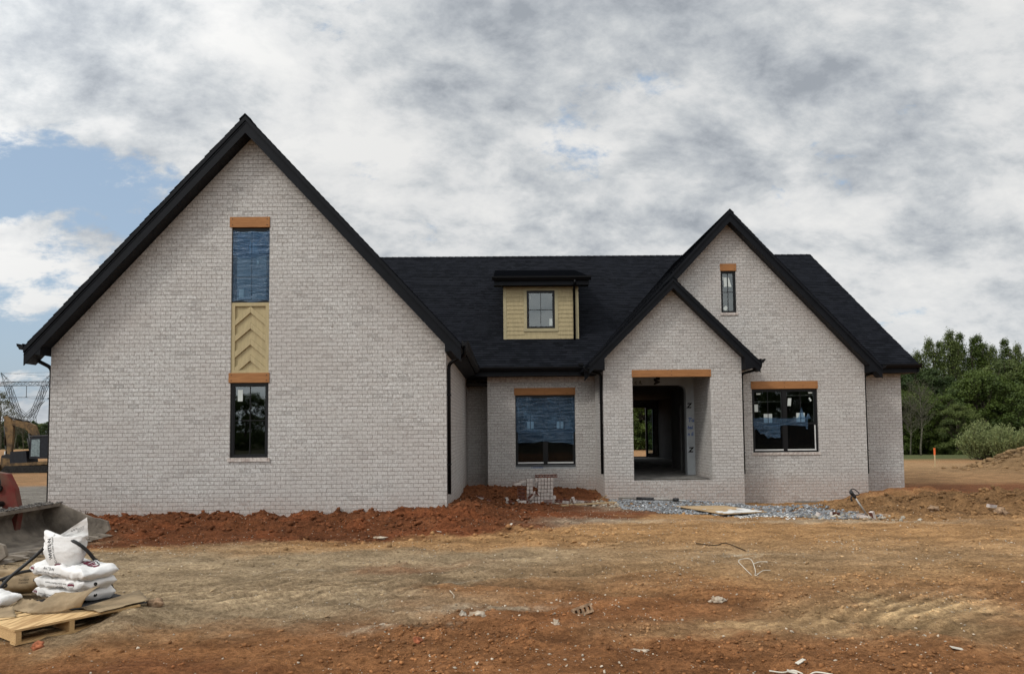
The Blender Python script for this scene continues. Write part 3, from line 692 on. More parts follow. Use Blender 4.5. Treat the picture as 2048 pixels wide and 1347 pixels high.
# left gable wing
LX0, LX1, LC, LSL = -9.07, -1.16, -5.115, 1.08
LTOP, LEZ = 8.02, 3.42
def lz(x, top=LTOP, c=LC, s=LSL): return top-abs(x-c)*s
WL1 = (-5.49, -4.725, 1.19, 6.06)      # one tall opening: two windows, chevron panel, two lintels
in_ = .34
gab = [(LX0, -1), (LX1, -1), (LX1, lz(LX1)-in_), (LC, LTOP-in_), (LX0, lz(LX0)-in_)]
wall(facade(gab, [WL1], YL, .11))
wall(side(LX1, YL, YREC, -1, 3.6, 1)); wall(side(LX0, YL, YREAR, -1, 3.6, -1))
wall(side(LX1+.0, YL, YL+.02, -1, -.9, 1), 'wall')
# recess and bay
r_ = MB(); r_.face([(LX1, YREC, -1), (-.50, YREC, -1), (-.50, YREC, 3.5), (LX1, YREC, 3.5)]); wall(r_)
W3 = (.33, 2.12, .53, 2.94); BX0, BX1 = -.50, 2.72
wall(facade([(BX0, -1), (BX1, -1), (BX1, 3.5), (BX0, 3.5)], [W3], YBAY, .10)); wall(side(BX0, YBAY, YREC, -1, 3.5, -1))
# soldier course under the bay eave
sc_ = MB(); 
x = BX0
while x < BX1-.02:
    x1 = min(x+.073, BX1-.004); sc_.box(x, x1, YBAY-.006, YBAY+.02, 3.115, 3.305); x += .0813
obj('soldier_course', sc_, M['brickface'], house)
# porch
PX0, PX1, PC, PTOP = 2.72, 6.53, 4.62, 5.78
PO = (3.52, 5.665, FLOOR-.02, 3.30)
def pz(x): return PTOP-abs(x-PC)*1.0
wall(facade([(PX0, -1), (PX1, -1), (PX1, pz(PX1)-.26), (PC, PTOP-.26), (PX0, pz(PX0)-.26)], [PO], YP, .30, xoff=.03))
wall(side(PX0, YP, YBAY, -1, 3.6, -1)); wall(side(PX1, YP, YW, -1, 3.7, 1))
wall(side(5.70, YP+.30, YBAY, FLOOR-.05, 3.3, -1)); wall(side(3.48, YP+.30, YBAY, FLOOR-.05, 3.3, 1))
# right gable wing
WC, WTOP, WX1, WSL = 6.46, 7.88, 10.325, 1.07
def wz(x): return WTOP-abs(x-WC)*WSL
W4 = (7.07, 8.95, .985, 3.005); W5 = (6.262, 6.70, 4.99, 6.405)
wall(facade([(2.75, 3.45), (6.50, 3.45), (6.50, -1), (WX1, -1), (WX1, wz(WX1)-.3), (WC, WTOP-.3), (2.75, wz(2.75)-.3)], [W4, W5], YW, .10, xoff=.08))
wall(side(WX1, YW, YBAY, -1, 3.7, 1))
# far right end
EX = 11.965
r_ = MB(); r_.face([(WX1, YBAY, -1), (EX, YBAY, -1), (EX, YBAY, 3.45), (WX1, YBAY, 3.45)]); wall(r_)
RY, RZ, EY, EZ = 28.48, 8.55, 21.20, 3.50
MSL = (RZ-EZ)/(RY-EY)
wall(side(EX, YBAY, YREAR, -1, 3, 1, poly=[(YBAY, -1), (YREAR, -1), (YREAR, 3.6), (RY, RZ-.12), (YBAY, 3.6)]))
# rear wall with a door opening and a sidelight
RD = (5.15, 6.87, .34, 2.70); RS = (6.97, 7.20, .50, 2.62)
def rear(poly, holes):
    mb = facade(poly, holes, YREAR, .001)
    mb.v = [(x, YREAR, z) for x, y, z in mb.v]; mb.f = [f[::-1] for f in mb.f]; mb.uv = [u[::-1] for u in mb.uv]; return mb
wall(rear([(LX0, -1), (EX, -1), (EX, 3.6), (LX0, 3.6)], [RD, RS]))
foot = MB(); foot.box(8.2, 9.4, YW-.012, YW+.1, -1.0, -.40); obj('footing', foot, M['concrete'], house)

# interior: floor slab, ceiling, partitions seen through the porch and the glass
it = MB(); it.face([(3.49, YP+.3, FLOOR), (5.69, YP+.3, FLOOR), (5.69, YBAY+.1, FLOOR), (3.49, YBAY+.1, FLOOR)]); it.face([(6.6, YW+.12, FLOOR), (10.28, YW+.12, FLOOR), (10.28, YBAY+.1, FLOOR), (6.6, YBAY+.1, FLOOR)]); it.face([(LX0+.05, YL+.12, FLOOR), (LX1-.05, YL+.12, FLOOR), (LX1-.05, YREC, FLOOR), (LX0+.05, YREC, FLOOR)])
it.face([(LX0+.05, YREC, FLOOR), (2.7, YREC, FLOOR), (2.7, YREAR-.02, FLOOR), (LX0+.05, YREAR-.02, FLOOR)])
it.face([(2.7, YBAY+.1, FLOOR), (EX-.05, YBAY+.1, FLOOR), (EX-.05, YREAR-.02, FLOOR), (2.7, YREAR-.02, FLOOR)])
obj('floor_slab', it, M['concrete'], house)
st = MB(); st.box(PO[0], PO[1], YP+.012, YP+.30, FLOOR-.06, FLOOR-.015); obj('porch_step', st, M['concrete'], house)
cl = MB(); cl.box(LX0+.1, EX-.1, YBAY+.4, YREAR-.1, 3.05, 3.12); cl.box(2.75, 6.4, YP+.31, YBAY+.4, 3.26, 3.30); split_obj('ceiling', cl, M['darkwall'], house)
# porch back wall in house wrap with a rounded arch
aw = MB(); ax0, ax1, az, rr = 3.2, 5.46, 2.98, .17
arch = [(ax1, FLOOR), (ax1, az-rr)]+[(ax1-rr+rr*math.cos(a), az-rr+rr*math.sin(a)) for a in [R(d) for d in range(10, 91, 10)]]
arch2 = arch+[(3.55, az), (3.48, az-.05), (3.48, 3.27), (5.70, 3.27), (5.70, FLOOR)]
loops = [Vector((a, b, 0)) for a, b in arch2]
for tri in tessellate_polygon([loops]):
    p = [loops[i] for i in tri]
    if (p[1]-p[0]).cross(p[2]-p[0]).z < 0: p = p[::-1]
    aw.face([(q.x, YBAY-.01, q.y) for q in p])
for i in range(len(arch)-1):
    (a, b), (c, d) = arch[i], arch[i+1]; aw.face([(a, YBAY-.01, b), (c, YBAY-.01, d), (c, YBAY+.25, d), (a, YBAY+.25, b)])
wrap = obj('house_wrap', aw, M['wrap'], house)
pw = MB()
pw.box(5.86, 5.98, YBAY+.25, 25.4, FLOOR, 3.05); pw.box(5.3, 5.98, YBAY+.16, YBAY+.27, FLOOR, 3.05) if False else None
pw.box(2.9, 3.02, YBAY+.25, 26.0, FLOOR, 3.05)
split_obj('hall_wall', pw, M['drywall'], house)
dk = MB()
dk.box(7.45, 7.6, 25.4, YREAR-.1, FLOOR, 3.05); dk.box(5.98, 7.6, 25.3, 25.4, FLOOR, 3.05); dk.box(2.6, 2.7, 26, YREAR-.1, FLOOR, 3.05); dk.box(3.3, 5.14, YREAR-.25, YREAR-.1, FLOOR, 3.05)
dk.box(-1.1, 2.6, 25.4, 25.5, FLOOR, 3.05); dk.box(2.45, 2.6, YBAY+.3, 25.4, FLOOR, 3.05); dk.box(-1.1, -1.0, YREC+.1, 25.4, FLOOR, 3.05)
dk.box(7.6, EX-.2, 25.4, 25.5, FLOOR, 3.05); dk.box(7.02, 7.5, 23.4, 23.5, FLOOR, 3.05)
dk.box(-8.8, -1.4, 18.5, 18.6, FLOOR, 3.05); dk.box(-6.6, -3.6, 17.5, 17.6, 3.1, 6.2)
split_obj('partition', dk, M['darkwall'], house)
fr = MB()
for x0, x1 in ((5.80, 5.855),):
    for y in (22.9, 23.9): fr.box(x0, x1, y, y+.09, FLOOR, 2.45)
    fr.box(x0, x1, 22.9, 23.99, 2.45, 2.54)
split_obj('door_casing', fr, M['drywall'], house)
rf = MB()
for x0, x1, z0, z1 in (RD, RS):
    rf.box(x0-.05, x0, YREAR-.1, YREAR-.004, z0-.05, z1+.05); rf.box(x1, x1+.05, YREAR-.1, YREAR-.004, z0-.05, z1+.05); rf.box(x0-.05, x1+.05, YREAR-.12, YREAR-.006, z1, z1+.05); rf.box(x0-.05, x1+.05, YREAR-.12, YREAR-.006, z0-.05, z0)
obj('rear_door_frame', rf, M['wframe'], house)
gl = MB(); gl.face([(RS[0], YREAR-.05, RS[2]), (RS[1], YREAR-.05, RS[2]), (RS[1], YREAR-.05, RS[3]), (RS[0], YREAR-.05, RS[3])]); obj('sidelight_glass', gl, M['film'], house)

# ---- roofs: real lapped courses
def roof_plane(mb, a, b, up, L, exp=.143, lift=.011, jag=.012, uvo=0):
    """a->b eave line, up = unit slope vector, L slope length"""
    a, b, up = Vector(a), Vector(b), Vector(up).normalized(); al = (b-a); W = al.length; al.normalize()
    n = al.cross(up).normalized()
    if n.z < 0: n = -n
    k = int(math.ceil(L/exp))
    for i in range(k):
        s0, s1 = i*exp, min((i+1)*exp+.02, L); e0, e1 = random.uniform(-jag, jag), random.uniform(-jag, jag)
        A = a+up*s0-al*e0; B = b+up*s0+al*e1
        p = [A+n*lift, B+n*lift, B+up*(s1-s0)+n*.001, A+up*(s1-s0)+n*.001]
        uv = [(uvo-e0, i*exp), (uvo+W+e1, i*exp), (uvo+W+e1, i*exp+.1429), (uvo-e0, i*exp+.1429)]
        if (p[1]-p[0]).cross(p[2]-p[0]).z < 0: p = p[::-1]; uv = uv[::-1]
        mb.face(p, uv)
        q = [A-n*.004, B-n*.004, B+n*lift, A+n*lift]; mb.face(q, [(0, .143*i+.002)]*4)
        mb.face([A+n*lift, A-n*.004, A+up*(s1-s0)-n*.004, A+up*(s1-s0)+n*.001], [(0, 0)]*4); mb.face([B+n*lift, B-n*.004, B+up*(s1-s0)-n*.004, B+up*(s1-s0)+n*.001], [(0, 0)]*4)
def gable_roof(c, top, eave_half, sl, y0, y1, name='roof', skipleft=False):
    mb = MB(); ez = top-eave_half*sl; L = math.hypot(eave_half, eave_half*sl)
    for s in (-1, 1):
        roof_plane(mb, (c+s*eave_half, y0, ez), (c+s*eave_half, y1, ez), (-s, 0, sl), L, uvo=s*2.7)
        # decking under the shingles
        th = .035
        q = [(c+s*eave_half, ez-.006), (c, top-.006), (c, top-th-.01), (c+s*eave_half, ez-th)]
        mb.prism(q, 'y', y0+.02, y1)
    o = obj(name, mb, M['shingle'], house)
    cap = MB(); y = y0-.01; i = 0
    while y < y1-.2:
        for s in (-1, 1):
            d = Vector((s*1, 0, -sl)).normalized()*.15; n = Vector((s*sl, 0, 1)).normalized()
            z0 = .028; z1 = .016; a = Vector((c, y, top)); b = Vector((c, y+.26, top))
            p = [a+n*z0*.0+Vector((0, 0, z0)), a+d+n*z0, b+d+n*z1, b+Vector((0, 0, z1))]
            if (p[1]-p[0]).cross(p[2]-p[0]).z < 0: p = p[::-1]
            cap.face(p, [(y, 0), (y, .14), (y+.25, .14), (y+.25, 0)])
            cap.face([a+Vector((0, 0, z0)), a+d+n*z0, a+d, a], [(0, 0)]*4)
        y += .25
    obj('ridge_cap', cap, M['shingle'], o); return o
gable_roof(LC, LTOP, 4.29, LSL, YL-.37, 27.8)
gable_roof(PC, PTOP, 2.33, 1.0, YP-.37, 24.4)
gable_roof(WC, WTOP, 4.22, WSL, YW-.37, 27.4)
mr = MB(); L = math.hypot(RY-EY, RZ-EZ)
roof_plane(mr, (-8.9, EY, EZ), (12.27, EY, EZ), (0, RY-EY, RZ-EZ), L, jag=.010)
roof_plane(mr, (-8.9, 2*RY-EY, EZ), (12.27, 2*RY-EY, EZ), (0, -(RY-EY), RZ-EZ), L, jag=.010)
for s in (1, -1):
    q = [(RY-s*(RY-EY), EZ-.006), (RY, RZ-.006), (RY, RZ-.05), (RY-s*(RY-EY), EZ-.035)]; mr.prism(q, 'x', -8.88, 12.25)
mro = obj('roof', mr, M['shingle'], house)
cap = MB(); x = -4.9
while x < 12.2:
    for s in (-1, 1):
        d = Vector((0, s, -MSL)).normalized()*.15; n = Vector((0, s*MSL, 1)).normalized(); a = Vector((x, RY, RZ)); b = Vector((min(x+.26, 12.27), RY, RZ)); u = Vector((0, 0, 1))
        p = [a+u*.028, a+d+n*.028, b+d+n*.016, b+u*.016]
        if (p[1]-p[0]).cross(p[2]-p[0]).z < 0: p = p[::-1]
        cap.face(p, [(x, 0), (x, .14), (x+.25, .14), (x+.25, 0)]); cap.face([a+u*.028, a+d+n*.028, a+d, a], [(0, 0)]*4)
    x += .25
obj('ridge_cap', cap, M['shingle'], mro)

# ---- rake boards, soffits and boxed returns
def rake(c, top, half, sl, yf, yw, wx, fh=.21, zbox=3.27, right_only=False, depth_back=None, left_back=None):
    L = math.hypot(1, sl); tz = lambda x, off: top-abs(x-c)*sl-off*L   # off = perpendicular distance below the roof surface
    f = MB(); s_ = MB()
    for s in (-1, 1):
        tip = c+s*(half-.015)
        f.prism([(c, tz(c, .035)), (tip, tz(tip, .035)), (tip, tz(tip, .035+fh)), (c, tz(c, .035+fh))], 'y', yf, yf+.025)
        f.prism([(c, tz(c, .012)), (tip, tz(tip, .012)), (tip, tz(tip, .075)), (c, tz(c, .075))], 'y', yf-.022, yf-.001)
        f.prism([(c, tz(c, .10)), (tip, tz(tip, .10)), (tip, tz(tip, .112)), (c, tz(c, .112))], 'y', yf-.008, yf-.0012)
        # ribbed soffit running up the rake
        a, b = (tip, tz(tip, fh+.01)), (c, tz(c, fh+.01)); ln = math.hypot(b[0]-a[0], b[1]-a[1])
        q = [(a[0], yf+.02, a[1]), (a[0], yw+.03, a[1]), (b[0], yw+.03, b[1]), (b[0], yf+.02, b[1])]; uv = [(0, 0), (0, .3), (ln, .3), (ln, 0)]
        if (Vector(q[1])-Vector(q[0])).cross(Vector(q[2])-Vector(q[0])).z > 0: q = q[::-1]; uv = uv[::-1]
        s_.face(q, uv)
    obj('rake_board', f, M['trim'], house); obj('soffit', s_, M['soffit'], house)
    for s, w_, back in ((-1, wx[0], left_back), (1, wx[1], depth_back)):
        if w_ is None: continue
        tip = c+s*(half-.015)
        zt = tz(w_, fh+.035); ze = tz(tip, .04)
        b = MB(); b.prism([(w_, zbox-.03), (w_, tz(w_, .05)), (tip, ze), (tip, zbox+.03)], 'y', yf+.004, yf+.03); b.prism([(w_, zbox-.025), (w_, tz(w_, .05)), (tip, ze), (tip, zbox+.035)], 'y', yf+.03, back)
        obj('eave_return', b, M['trim'], house)
rake(LC, LTOP, 4.29, LSL, YL-.35, YL, (LX0, LX1), depth_back=EY+.6, left_back=28)
rake(PC, PTOP, 2.33, 1.0, YP-.35, YP, (PX0, PX1), fh=.17, zbox=3.30, depth_back=YW+.05, left_back=EY+.4)
rake(WC, WTOP, 4.22, WSL, YW-.35, YW, (None, WX1), fh=.20, zbox=3.25, depth_back=EY+.4)
# main gable end trim, right
f = MB(); 
for s in (1, -1):
    q = [(RY-s*(RY-EY), EZ-.02), (RY, RZ-.02), (RY, RZ-.26), (RY-s*(RY-EY), EZ-.22)]; f.prism(q, 'x', 12.235, 12.26)
obj('rake_board', f, M['trim'], house)
f = MB(); f.box(-1.14, 2.70, EY+.03, EY+.055, 3.27, 3.47); f.box(-1.14, 2.70, EY+.055, YREC+.02, 3.27, 3.295); f.box(10.40, 12.24, EY+.03, EY+.055, 3.27, 3.47); f.box(10.40, 12.24, EY+.055, YBAY+.02, 3.27, 3.295); f.box(EX+.01, 12.24, YBAY+.02, YREAR, 3.27, 3.295)
split_obj('eave_board', f, M['trim'], house)
def gutter(x0, y0, x1, y1, z, out_, name='gutter'):
    """K-style gutter; (x0,y0)-(x1,y1) back line, out_ = outward unit vector"""
    prof = [(0, 0), (0, -.115), (.07, -.115), (.088, -.075), (.118, -.05), (.125, 0), (.112, 0), (.105, -.035), (.02, -.045), (.012, 0)]
    mb = MB(); o_ = Vector((*out_, 0)); A, B = Vector((x0, y0, z)), Vector((x1, y1, z)); n = len(prof)
    ra = [A+o_*p[0]+Vector((0, 0, p[1])) for p in prof]; rb = [B+o_*p[0]+Vector((0, 0, p[1])) for p in prof]
    for i in range(n): j = (i+1) % n; mb.face([ra[i], ra[j], rb[j], rb[i]])
    mb.face(ra); mb.face(rb[::-1]); return obj(name, mb, M['gutter'], house)
gutter(LC-4.29+.0, YL-.36, LC-4.29, 27, 3.47, (-1, 0)); gutter(LC+4.29, YL-.36, LC+4.29, EY-.1, 3.47, (1, 0))
gutter(PC+2.33, YP-.36, PC+2.33, YW-.02, 3.55, (1, 0))
gutter(-.85, EY+.03, 2.32, EY+.03, 3.53, (0, -1)); gutter(10.50, EY+.03, 12.30, EY+.03, 3.52, (0, -1)); gutter(WC+4.22, YW-.35, WC+4.22, EY-.1, 3.45, (1, 0))
def downspout(pts, nm='downspout'):
    mb = MB(); mb.tube(pts, .037, 8); e_ = pts[-1]
    o = obj(nm, mb, M['gutter'], house, smooth=True)
    for z in (1.0, 2.4):
        if z < pts[-2][2] and z > e_[2]: bx = MB(); bx.box(e_[0]-.045, e_[0]+.045, e_[1]-.04, e_[1]+.04, z, z+.025); obj('strap', bx, M['gutter'], o)
def bend(a, b, c, k=5, r=.09):
    a, b, c = Vector(a), Vector(b), Vector(c); p = b+(a-b).normalized()*r; q = b+(c-b).normalized()*r
    return [p*(1-t)**2+b*2*t*(1-t)+q*t*t for t in [i/k for i in range(k+1)]]
def spout(a, b, c, d): downspout([Vector(a)]+bend(a, b, c)+bend(b, c, d)+[Vector(d)])
spout((-9.40, YL-.1, 3.37), (-9.40, YL+.0, 3.20), (-9.115, YL+.10, 3.03), (-9.115, YL+.10, .35))
spout((-.77, YL-.22, 3.40), (-.77, YL-.20, 3.20), (-1.115, YL+.10, 3.04), (-1.115, YL+.10, .42))
spout((7.02, YP-.15, 3.46), (7.02, YP-.12, 3.30), (6.575, YP+.14, 3.18), (6.575, YP+.14, .42))
spout((2.22, YP+.2, 3.42), (2.24, YP+.2, 3.32), (2.675, YP+.16, 3.22), (2.675, YP+.16, .46))
spout((10.75, YW-.1, 3.36), (10.75, YW-.1, 3.26), (10.37, YW+.1, 3.15), (10.37, YW+.1, .35))
sb = MB(); sb.box(-.86, -.74, EY+.02, EY+.2, 3.56, 3.62); sb.box(2.20, 2.34, EY+.02, EY+.2, 3.57, 3.63); split_obj('gutter_splash_guard', sb, M['gutter'], house)

# ---- lintels, sills, panels
def lintel(x0, x1, z0, z1, y, over=.03):
    mb = MB(); mb.box(x0-over*.3, x1+over*.3, y-.018, y+.09, z0, z1)
    o = obj('lintel', mb, M['lintel'], house); b = MB(); w_ = x1-x0
    xs = [x0+.045, x1-.045]+([ (x0+x1)/2] if w_ > 1.2 else [])
    for xx in xs:
        for zz in (z0+.045, z1-.045): b.tube([(xx, y-.019, zz), (xx, y-.026, zz)], .009, 8)
    split_obj('bolt_head', b, M['iron'], o, 10)
lintel(-5.52, -4.73, 5.845, 6.055, YL); lintel(-5.51, -4.715, 2.69, 2.885, YL)
lintel(.31, 2.125, 2.725, 2.94, YBAY); lintel(3.515, 5.675, 3.105, 3.30, YP); lintel(7.06, 8.955, 2.79, 3.005, YW); lintel(6.258, 6.705, 6.20, 6.405, YW)
def brick_sill(x0, x1, z1, y):
    mb = MB(); x = x0-.035
    while x < x1+.03: mb.box(x, min(x+.066, x1+.04), y-.028, y+.05, z1-.075, z1-.002); x += .0735
    core = MB(); mb.box(x0-.03, x1+.035, y-.02, y+.05, z1-.072, z1-.008)
    obj('window_sill', mb, M['brickface'], house)
brick_sill(-5.49, -4.725, 1.19, YL); brick_sill(7.07, 8.95, .985, YW); brick_sill(6.262, 6.70, 4.99, YW)
# chevron panel between the stacked windows
cp = MB(); x0, x1, z0, z1, y = -5.49, -4.725, 2.885, 4.31, YL+.03
cp.box(x0, x1, y+.028, y+.045, z0, z1)
fx = .075
cp.box(x0, x0+fx, y-.012, y+.028, z0, z1); cp.box(x1-fx, x1, y-.012, y+.028, z0, z1); cp.box(x0+fx, x1-fx, y-.011, y+.028, z1-.07, z1); cp.box(x0+fx, x1-fx, y-.011, y+.028, z0, z0+.06)
mid = (x0+x1)/2; hw = mid-x0-fx; zt = z1-.075
def clipz(p, lo, hi):
    out_ = []
    for sgn, lim in ((1, lo), (-1, hi)):
        src = p if sgn == 1 else out_; res = []
        for i in range(len(src)):
            a, b = src[i-1], src[i]; ia = sgn*(a[1]-lim) >= 0; ib = sgn*(b[1]-lim) >= 0
            if ia != ib: t = (lim-a[1])/(b[1]-a[1]); res.append((a[0]+(b[0]-a[0])*t, lim))
            if ib: res.append(b)
        out_ = res
        if not out_: return []
    return out_
for k in range(5):
    zc = z1-.07-.005-k*.325
    for s in (-1, 1):
        q = clipz([(mid+s*.0015, zc), (mid+s*hw, zc-hw*.86), (mid+s*hw, zc-hw*.86-.125), (mid+s*.0015, zc-.125)], z0+.062, z1-.072)
        if len(q) > 2: cp.prism(q, 'y', y-.007, y+.028)
obj('chevron_panel', cp, M['khaki'], house)

# ---- windows
def sheet(x0, x1, z0, z1, y, n=(26, 20), amp=.012, bottom=None, top=None, seed=0):
    """a crinkled film hung in front of the glass"""
    V = []; F = []
    for j in range(n[1]+1):
        for i in range(n[0]+1):
            u, v = i/n[0], j/n[1]; X_ = x0+(x1-x0)*u
            zb = bottom(u) if bottom else z0; zt = top(u) if top else z1
            Z_ = zb+(zt-zb)*v
            q = Vector((X_*4+seed+Z_*1.5, Z_*6, seed)); d = amp*(mnoise.noise(q)+.6*mnoise.noise(q*2.7)+.25*mnoise.noise(Vector((X_*5+Z_*6, Z_*9, seed+3))))
            V.append((X_, y+d, Z_))
    for j in range(n[1]):
        for i in range(n[0]): a = j*(n[0]+1)+i; F.append((a, a+1, a+n[0]+2, a+n[0]+1))
    mb = MB(); mb.v = V; mb.f = F; mb.uv = [[(0, 0)]*4]*len(F); mb.mi = [0]*len(F); return mb
def window(x0, x1, z0, z1, y, units=1, grille=(2, 2), dh=False, fw=.055, rails=None):
    w_ = MB(); d0, d1 = y+.035, y+.10
    w_.box(x0, x0+fw, d0, d1, z0, z1); w_.box(x1-fw, x1, d0, d1, z0, z1); w_.box(x0+fw, x1-fw, d0+.002, d1, z1-fw, z1); w_.box(x0+fw, x1-fw, d0+.002, d1, z0, z0+fw*.8)
    cw = (x1-x0-2*fw); mul = .11 if units == 2 else 0; uw = (cw-mul)/units; cells = []
    for k in range(units): a = x0+fw+k*(uw+mul); cells.append((a, a+uw))
    if units == 2: w_.box(cells[0][1], cells[1][0], d0-.004, d1, z0+fw*.8, z1-fw)
    root = obj('window', w_, M['wframe'], house)
    gz0, gz1 = z0+fw*.8, z1-fw; sash = MB(); gl = MB(); gr = MB()
    for (a, b) in cells:
        s = .022; sash.box(a, a+s, d0+.01, d1-.005, gz0, gz1); sash.box(b-s, b, d0+.01, d1-.005, gz0, gz1); sash.box(a+s, b-s, d0+.011, d1-.005, gz1-s, gz1); sash.box(a+s, b-s, d0+.011, d1-.005, gz0, gz0+s)
        gl.face([(a, y+.07, gz0), (b, y+.07, gz0), (b, y+.07, gz1), (a, y+.07, gz1)])
        m_ = (a+b)/2
        if dh:
            zm = rails; sash.box(a+s, b-s, d0+.008, d1-.006, zm-.025, zm+.025); gr.box(m_-.009, m_+.009, y+.062, y+.0695, zm+.025, gz1-s)
        else:
            if grille[0] > 1: gr.box(m_-.009, m_+.009, y+.062, y+.0695, gz0+s, gz1-s)
            for k in range(1, grille[1]): zz = gz0+(gz1-gz0)*k/grille[1]; gr.box(a+s, b-s, y+.061, y+.0692, zz-.009, zz+.009)
    if dh:
        for (a, b) in cells: sc2 = MB(); sc2.face([(a+.02, y+.045, gz0+.03), (b-.02, y+.045, gz0+.03), (b-.02, y+.045, rails-.03), (a+.02, y+.045, rails-.03)]); obj('insect_screen', sc2, M['screen'], root)
    obj('sash', sash, M['wframe'], root); obj('glass', gl, M['glass'], root); obj('grille', gr, M['wframe'], root)
    return root, cells
def sticker(root, q, y, text=None):
    mb = MB(); mb.face([(a, y, b) for a, b in q]); obj('sticker', mb, M['sticker'], root)
def rect(x0, x1, z0, z1): return [(x0, z0), (x1, z0), (x1, z1), (x0, z1)]
w1, c_ = window(-5.49, -4.725, 1.19, 2.69, YL); sticker(w1, rect(-5.36, -5.26, 2.32, 2.55), YL+.066)
w2, c_ = window(-5.49, -4.725, 4.31, 5.845, YL, grille=(2, 3)); sticker(w2, [(-5.17, 5.30), (-4.97, 5.30), (-5.02, 5.56), (-5.14, 5.56)], YL+.066); sticker(w2, rect(-5.36, -5.26, 4.42, 4.60), YL+.066); sticker(w2, rect(-5.0, -4.96, 5.11, 5.19), YL+.066)
f_ = MB(); f_ = sheet(-5.475, -4.73, 4.34, 5.78, YL+.026, amp=.006, bottom=lambda u: 4.335+.02*math.sin(9*u), top=lambda u: 5.76+.025*math.sin(13*u+1), seed=2); obj('plastic_film', f_, M['film'], w2, smooth=True)
ov = sheet(-5.47, -4.735, 5.27, 5.76, YL+.014, amp=.006, bottom=lambda u: 5.25+.035*math.sin(7*u+2), seed=5); obj('plastic_film', ov, M['film'], w2, smooth=True)
w3, c_ = window(.33, 2.12, .63, 2.725, YBAY, 2, dh=True, rails=1.63, fw=.06)
for (a, b) in c_:
    m_ = (a+b)/2; sticker(w3, rect(m_-.10, m_-.012, 1.72, 1.93), YBAY+.060); sticker(w3, rect(m_+.012, m_+.10, 1.72, 1.93), YBAY+.060)
    v_ = MB(); v_.box(a+.005, b-.005, YBAY+.028, YBAY+.040, .682, .725); obj('bottom_rail', v_, M['whitevinyl'], w3)
f_ = sheet(.36, 2.11, 1.55, 2.66, YBAY+.022, n=(44, 34), amp=.010, bottom=lambda u: 1.60+.03*math.sin(3.1*u), top=lambda u: 2.655+.015*math.sin(11*u), seed=8); obj('plastic_film', f_, M['film'], w3, smooth=True)
f_ = sheet(.40, 2.07, 1.28, 1.64, YBAY+.010, n=(44, 14), amp=.012, bottom=lambda u: 1.28+.06*math.sin(math.pi*u)-.03*u+.012*math.sin(17*u), top=lambda u: 1.66+.008*math.sin(9*u), seed=11); obj('plastic_film', f_, M['film'], w3, smooth=True)
st_ = MB(); st_.box(.33, 2.12, YBAY+.02, YBAY+.06, .53, .63); wr3 = obj('flashing_strip', st_, M['wrap'], house)
st_ = MB(); st_.box(.32, 2.13, YBAY-.004, YBAY+.03, .605, .622); obj('window_sill', st_, M['trim'], house)
w4, c_ = window(7.07, 8.95, .985, 2.79, YW, 2, dh=True, rails=1.80, fw=.06)
for (a, b), dz in zip(c_, (0, .02)):
    m_ = (a+b)/2; sticker(w4, rect(m_-.125, m_-.012, 1.82+dz, 2.08+dz), YW+.060); sticker(w4, rect(m_+.012, m_+.115, 1.82+dz, 2.08+dz), YW+.060)
    v_ = MB(); v_.box(a+.005, b-.005, YW+.028, YW+.040, 1.032, 1.07); obj('bottom_rail', v_, M['whitevinyl'], w4)
    v_ = MB(); zz = 2.42-(0 if dz == 0 else -.17); v_.box(a+.02, b-.02, YW+.078, YW+.09, zz, zz+.014); v_.box(a+.15, a+.21, YW+.078, YW+.095, zz+.014, zz+.028); v_.box(b-.25, b-.19, YW+.078, YW+.095, zz+.014, zz+.028); v_.box(b-.035, b-.025, YW+.078, YW+.09, 1.5, 2.7); obj('inner_sash_edge', v_, M['whitevinyl'], w4)
a, b = c_[0]; sticker(w4, rect(a+.09, a+.21, 2.63, 2.67), YW+.060); sticker(w4, rect(a+.02, a+.13, 2.14, 2.35), YW+.060)
a, b = c_[1]; sticker(w4, rect(b-.17, b-.06, 2.65, 2.69), YW+.060); sticker(w4, [(a+.04, 2.30), (a+.14, 2.30), (a+.16, 2.52), (a+.06, 2.52)], YW+.060); sticker(w4, [(b-.12, 2.42), (b-.08, 2.45), (b-.14, 2.54), (b-.17, 2.52)], YW+.060)
v_ = MB(); v_.box(8.85, 8.88, YW+.028, YW+.040, 1.07, 1.75); obj('side_rail', v_, M['whitevinyl'], w4)
def torn(u): return 1.735-.27*(u < .40)*math.sin(math.pi*min(u/.40, 1))**.6+.05*math.sin(23*u)*(u < .42)+.02*math.sin(40*u)
f_ = sheet(7.10, 8.66, 1.72, 1.97, YW+.018, n=(60, 12), amp=.012, bottom=lambda u: 1.74+.015*math.sin(12*u)-.09*(u > .95), top=lambda u: 1.955+.012*math.sin(7*u), seed=15); obj('plastic_film', f_, M['film'], w4, smooth=True)
f_ = sheet(7.12, 7.86, 1.42, 1.76, YW+.008, n=(40, 14), amp=.014, bottom=lambda u: 1.62-.22*sst(u, 0, .6)+.05*math.sin(21*u)*(1-u), top=lambda u: 1.765, seed=19); obj('plastic_film', f_, M['film'], w4, smooth=True)
f_ = sheet(8.28, 8.75, 1.95, 2.2, YW+.03, n=(20, 8), amp=.006, bottom=lambda u: 1.93, top=lambda u: 1.95+.30*math.exp(-((u-.45)/.13)**2)+.14*math.exp(-((u-.85)/.1)**2), seed=23); obj('plastic_film', f_, M['film'], w4, smooth=True)
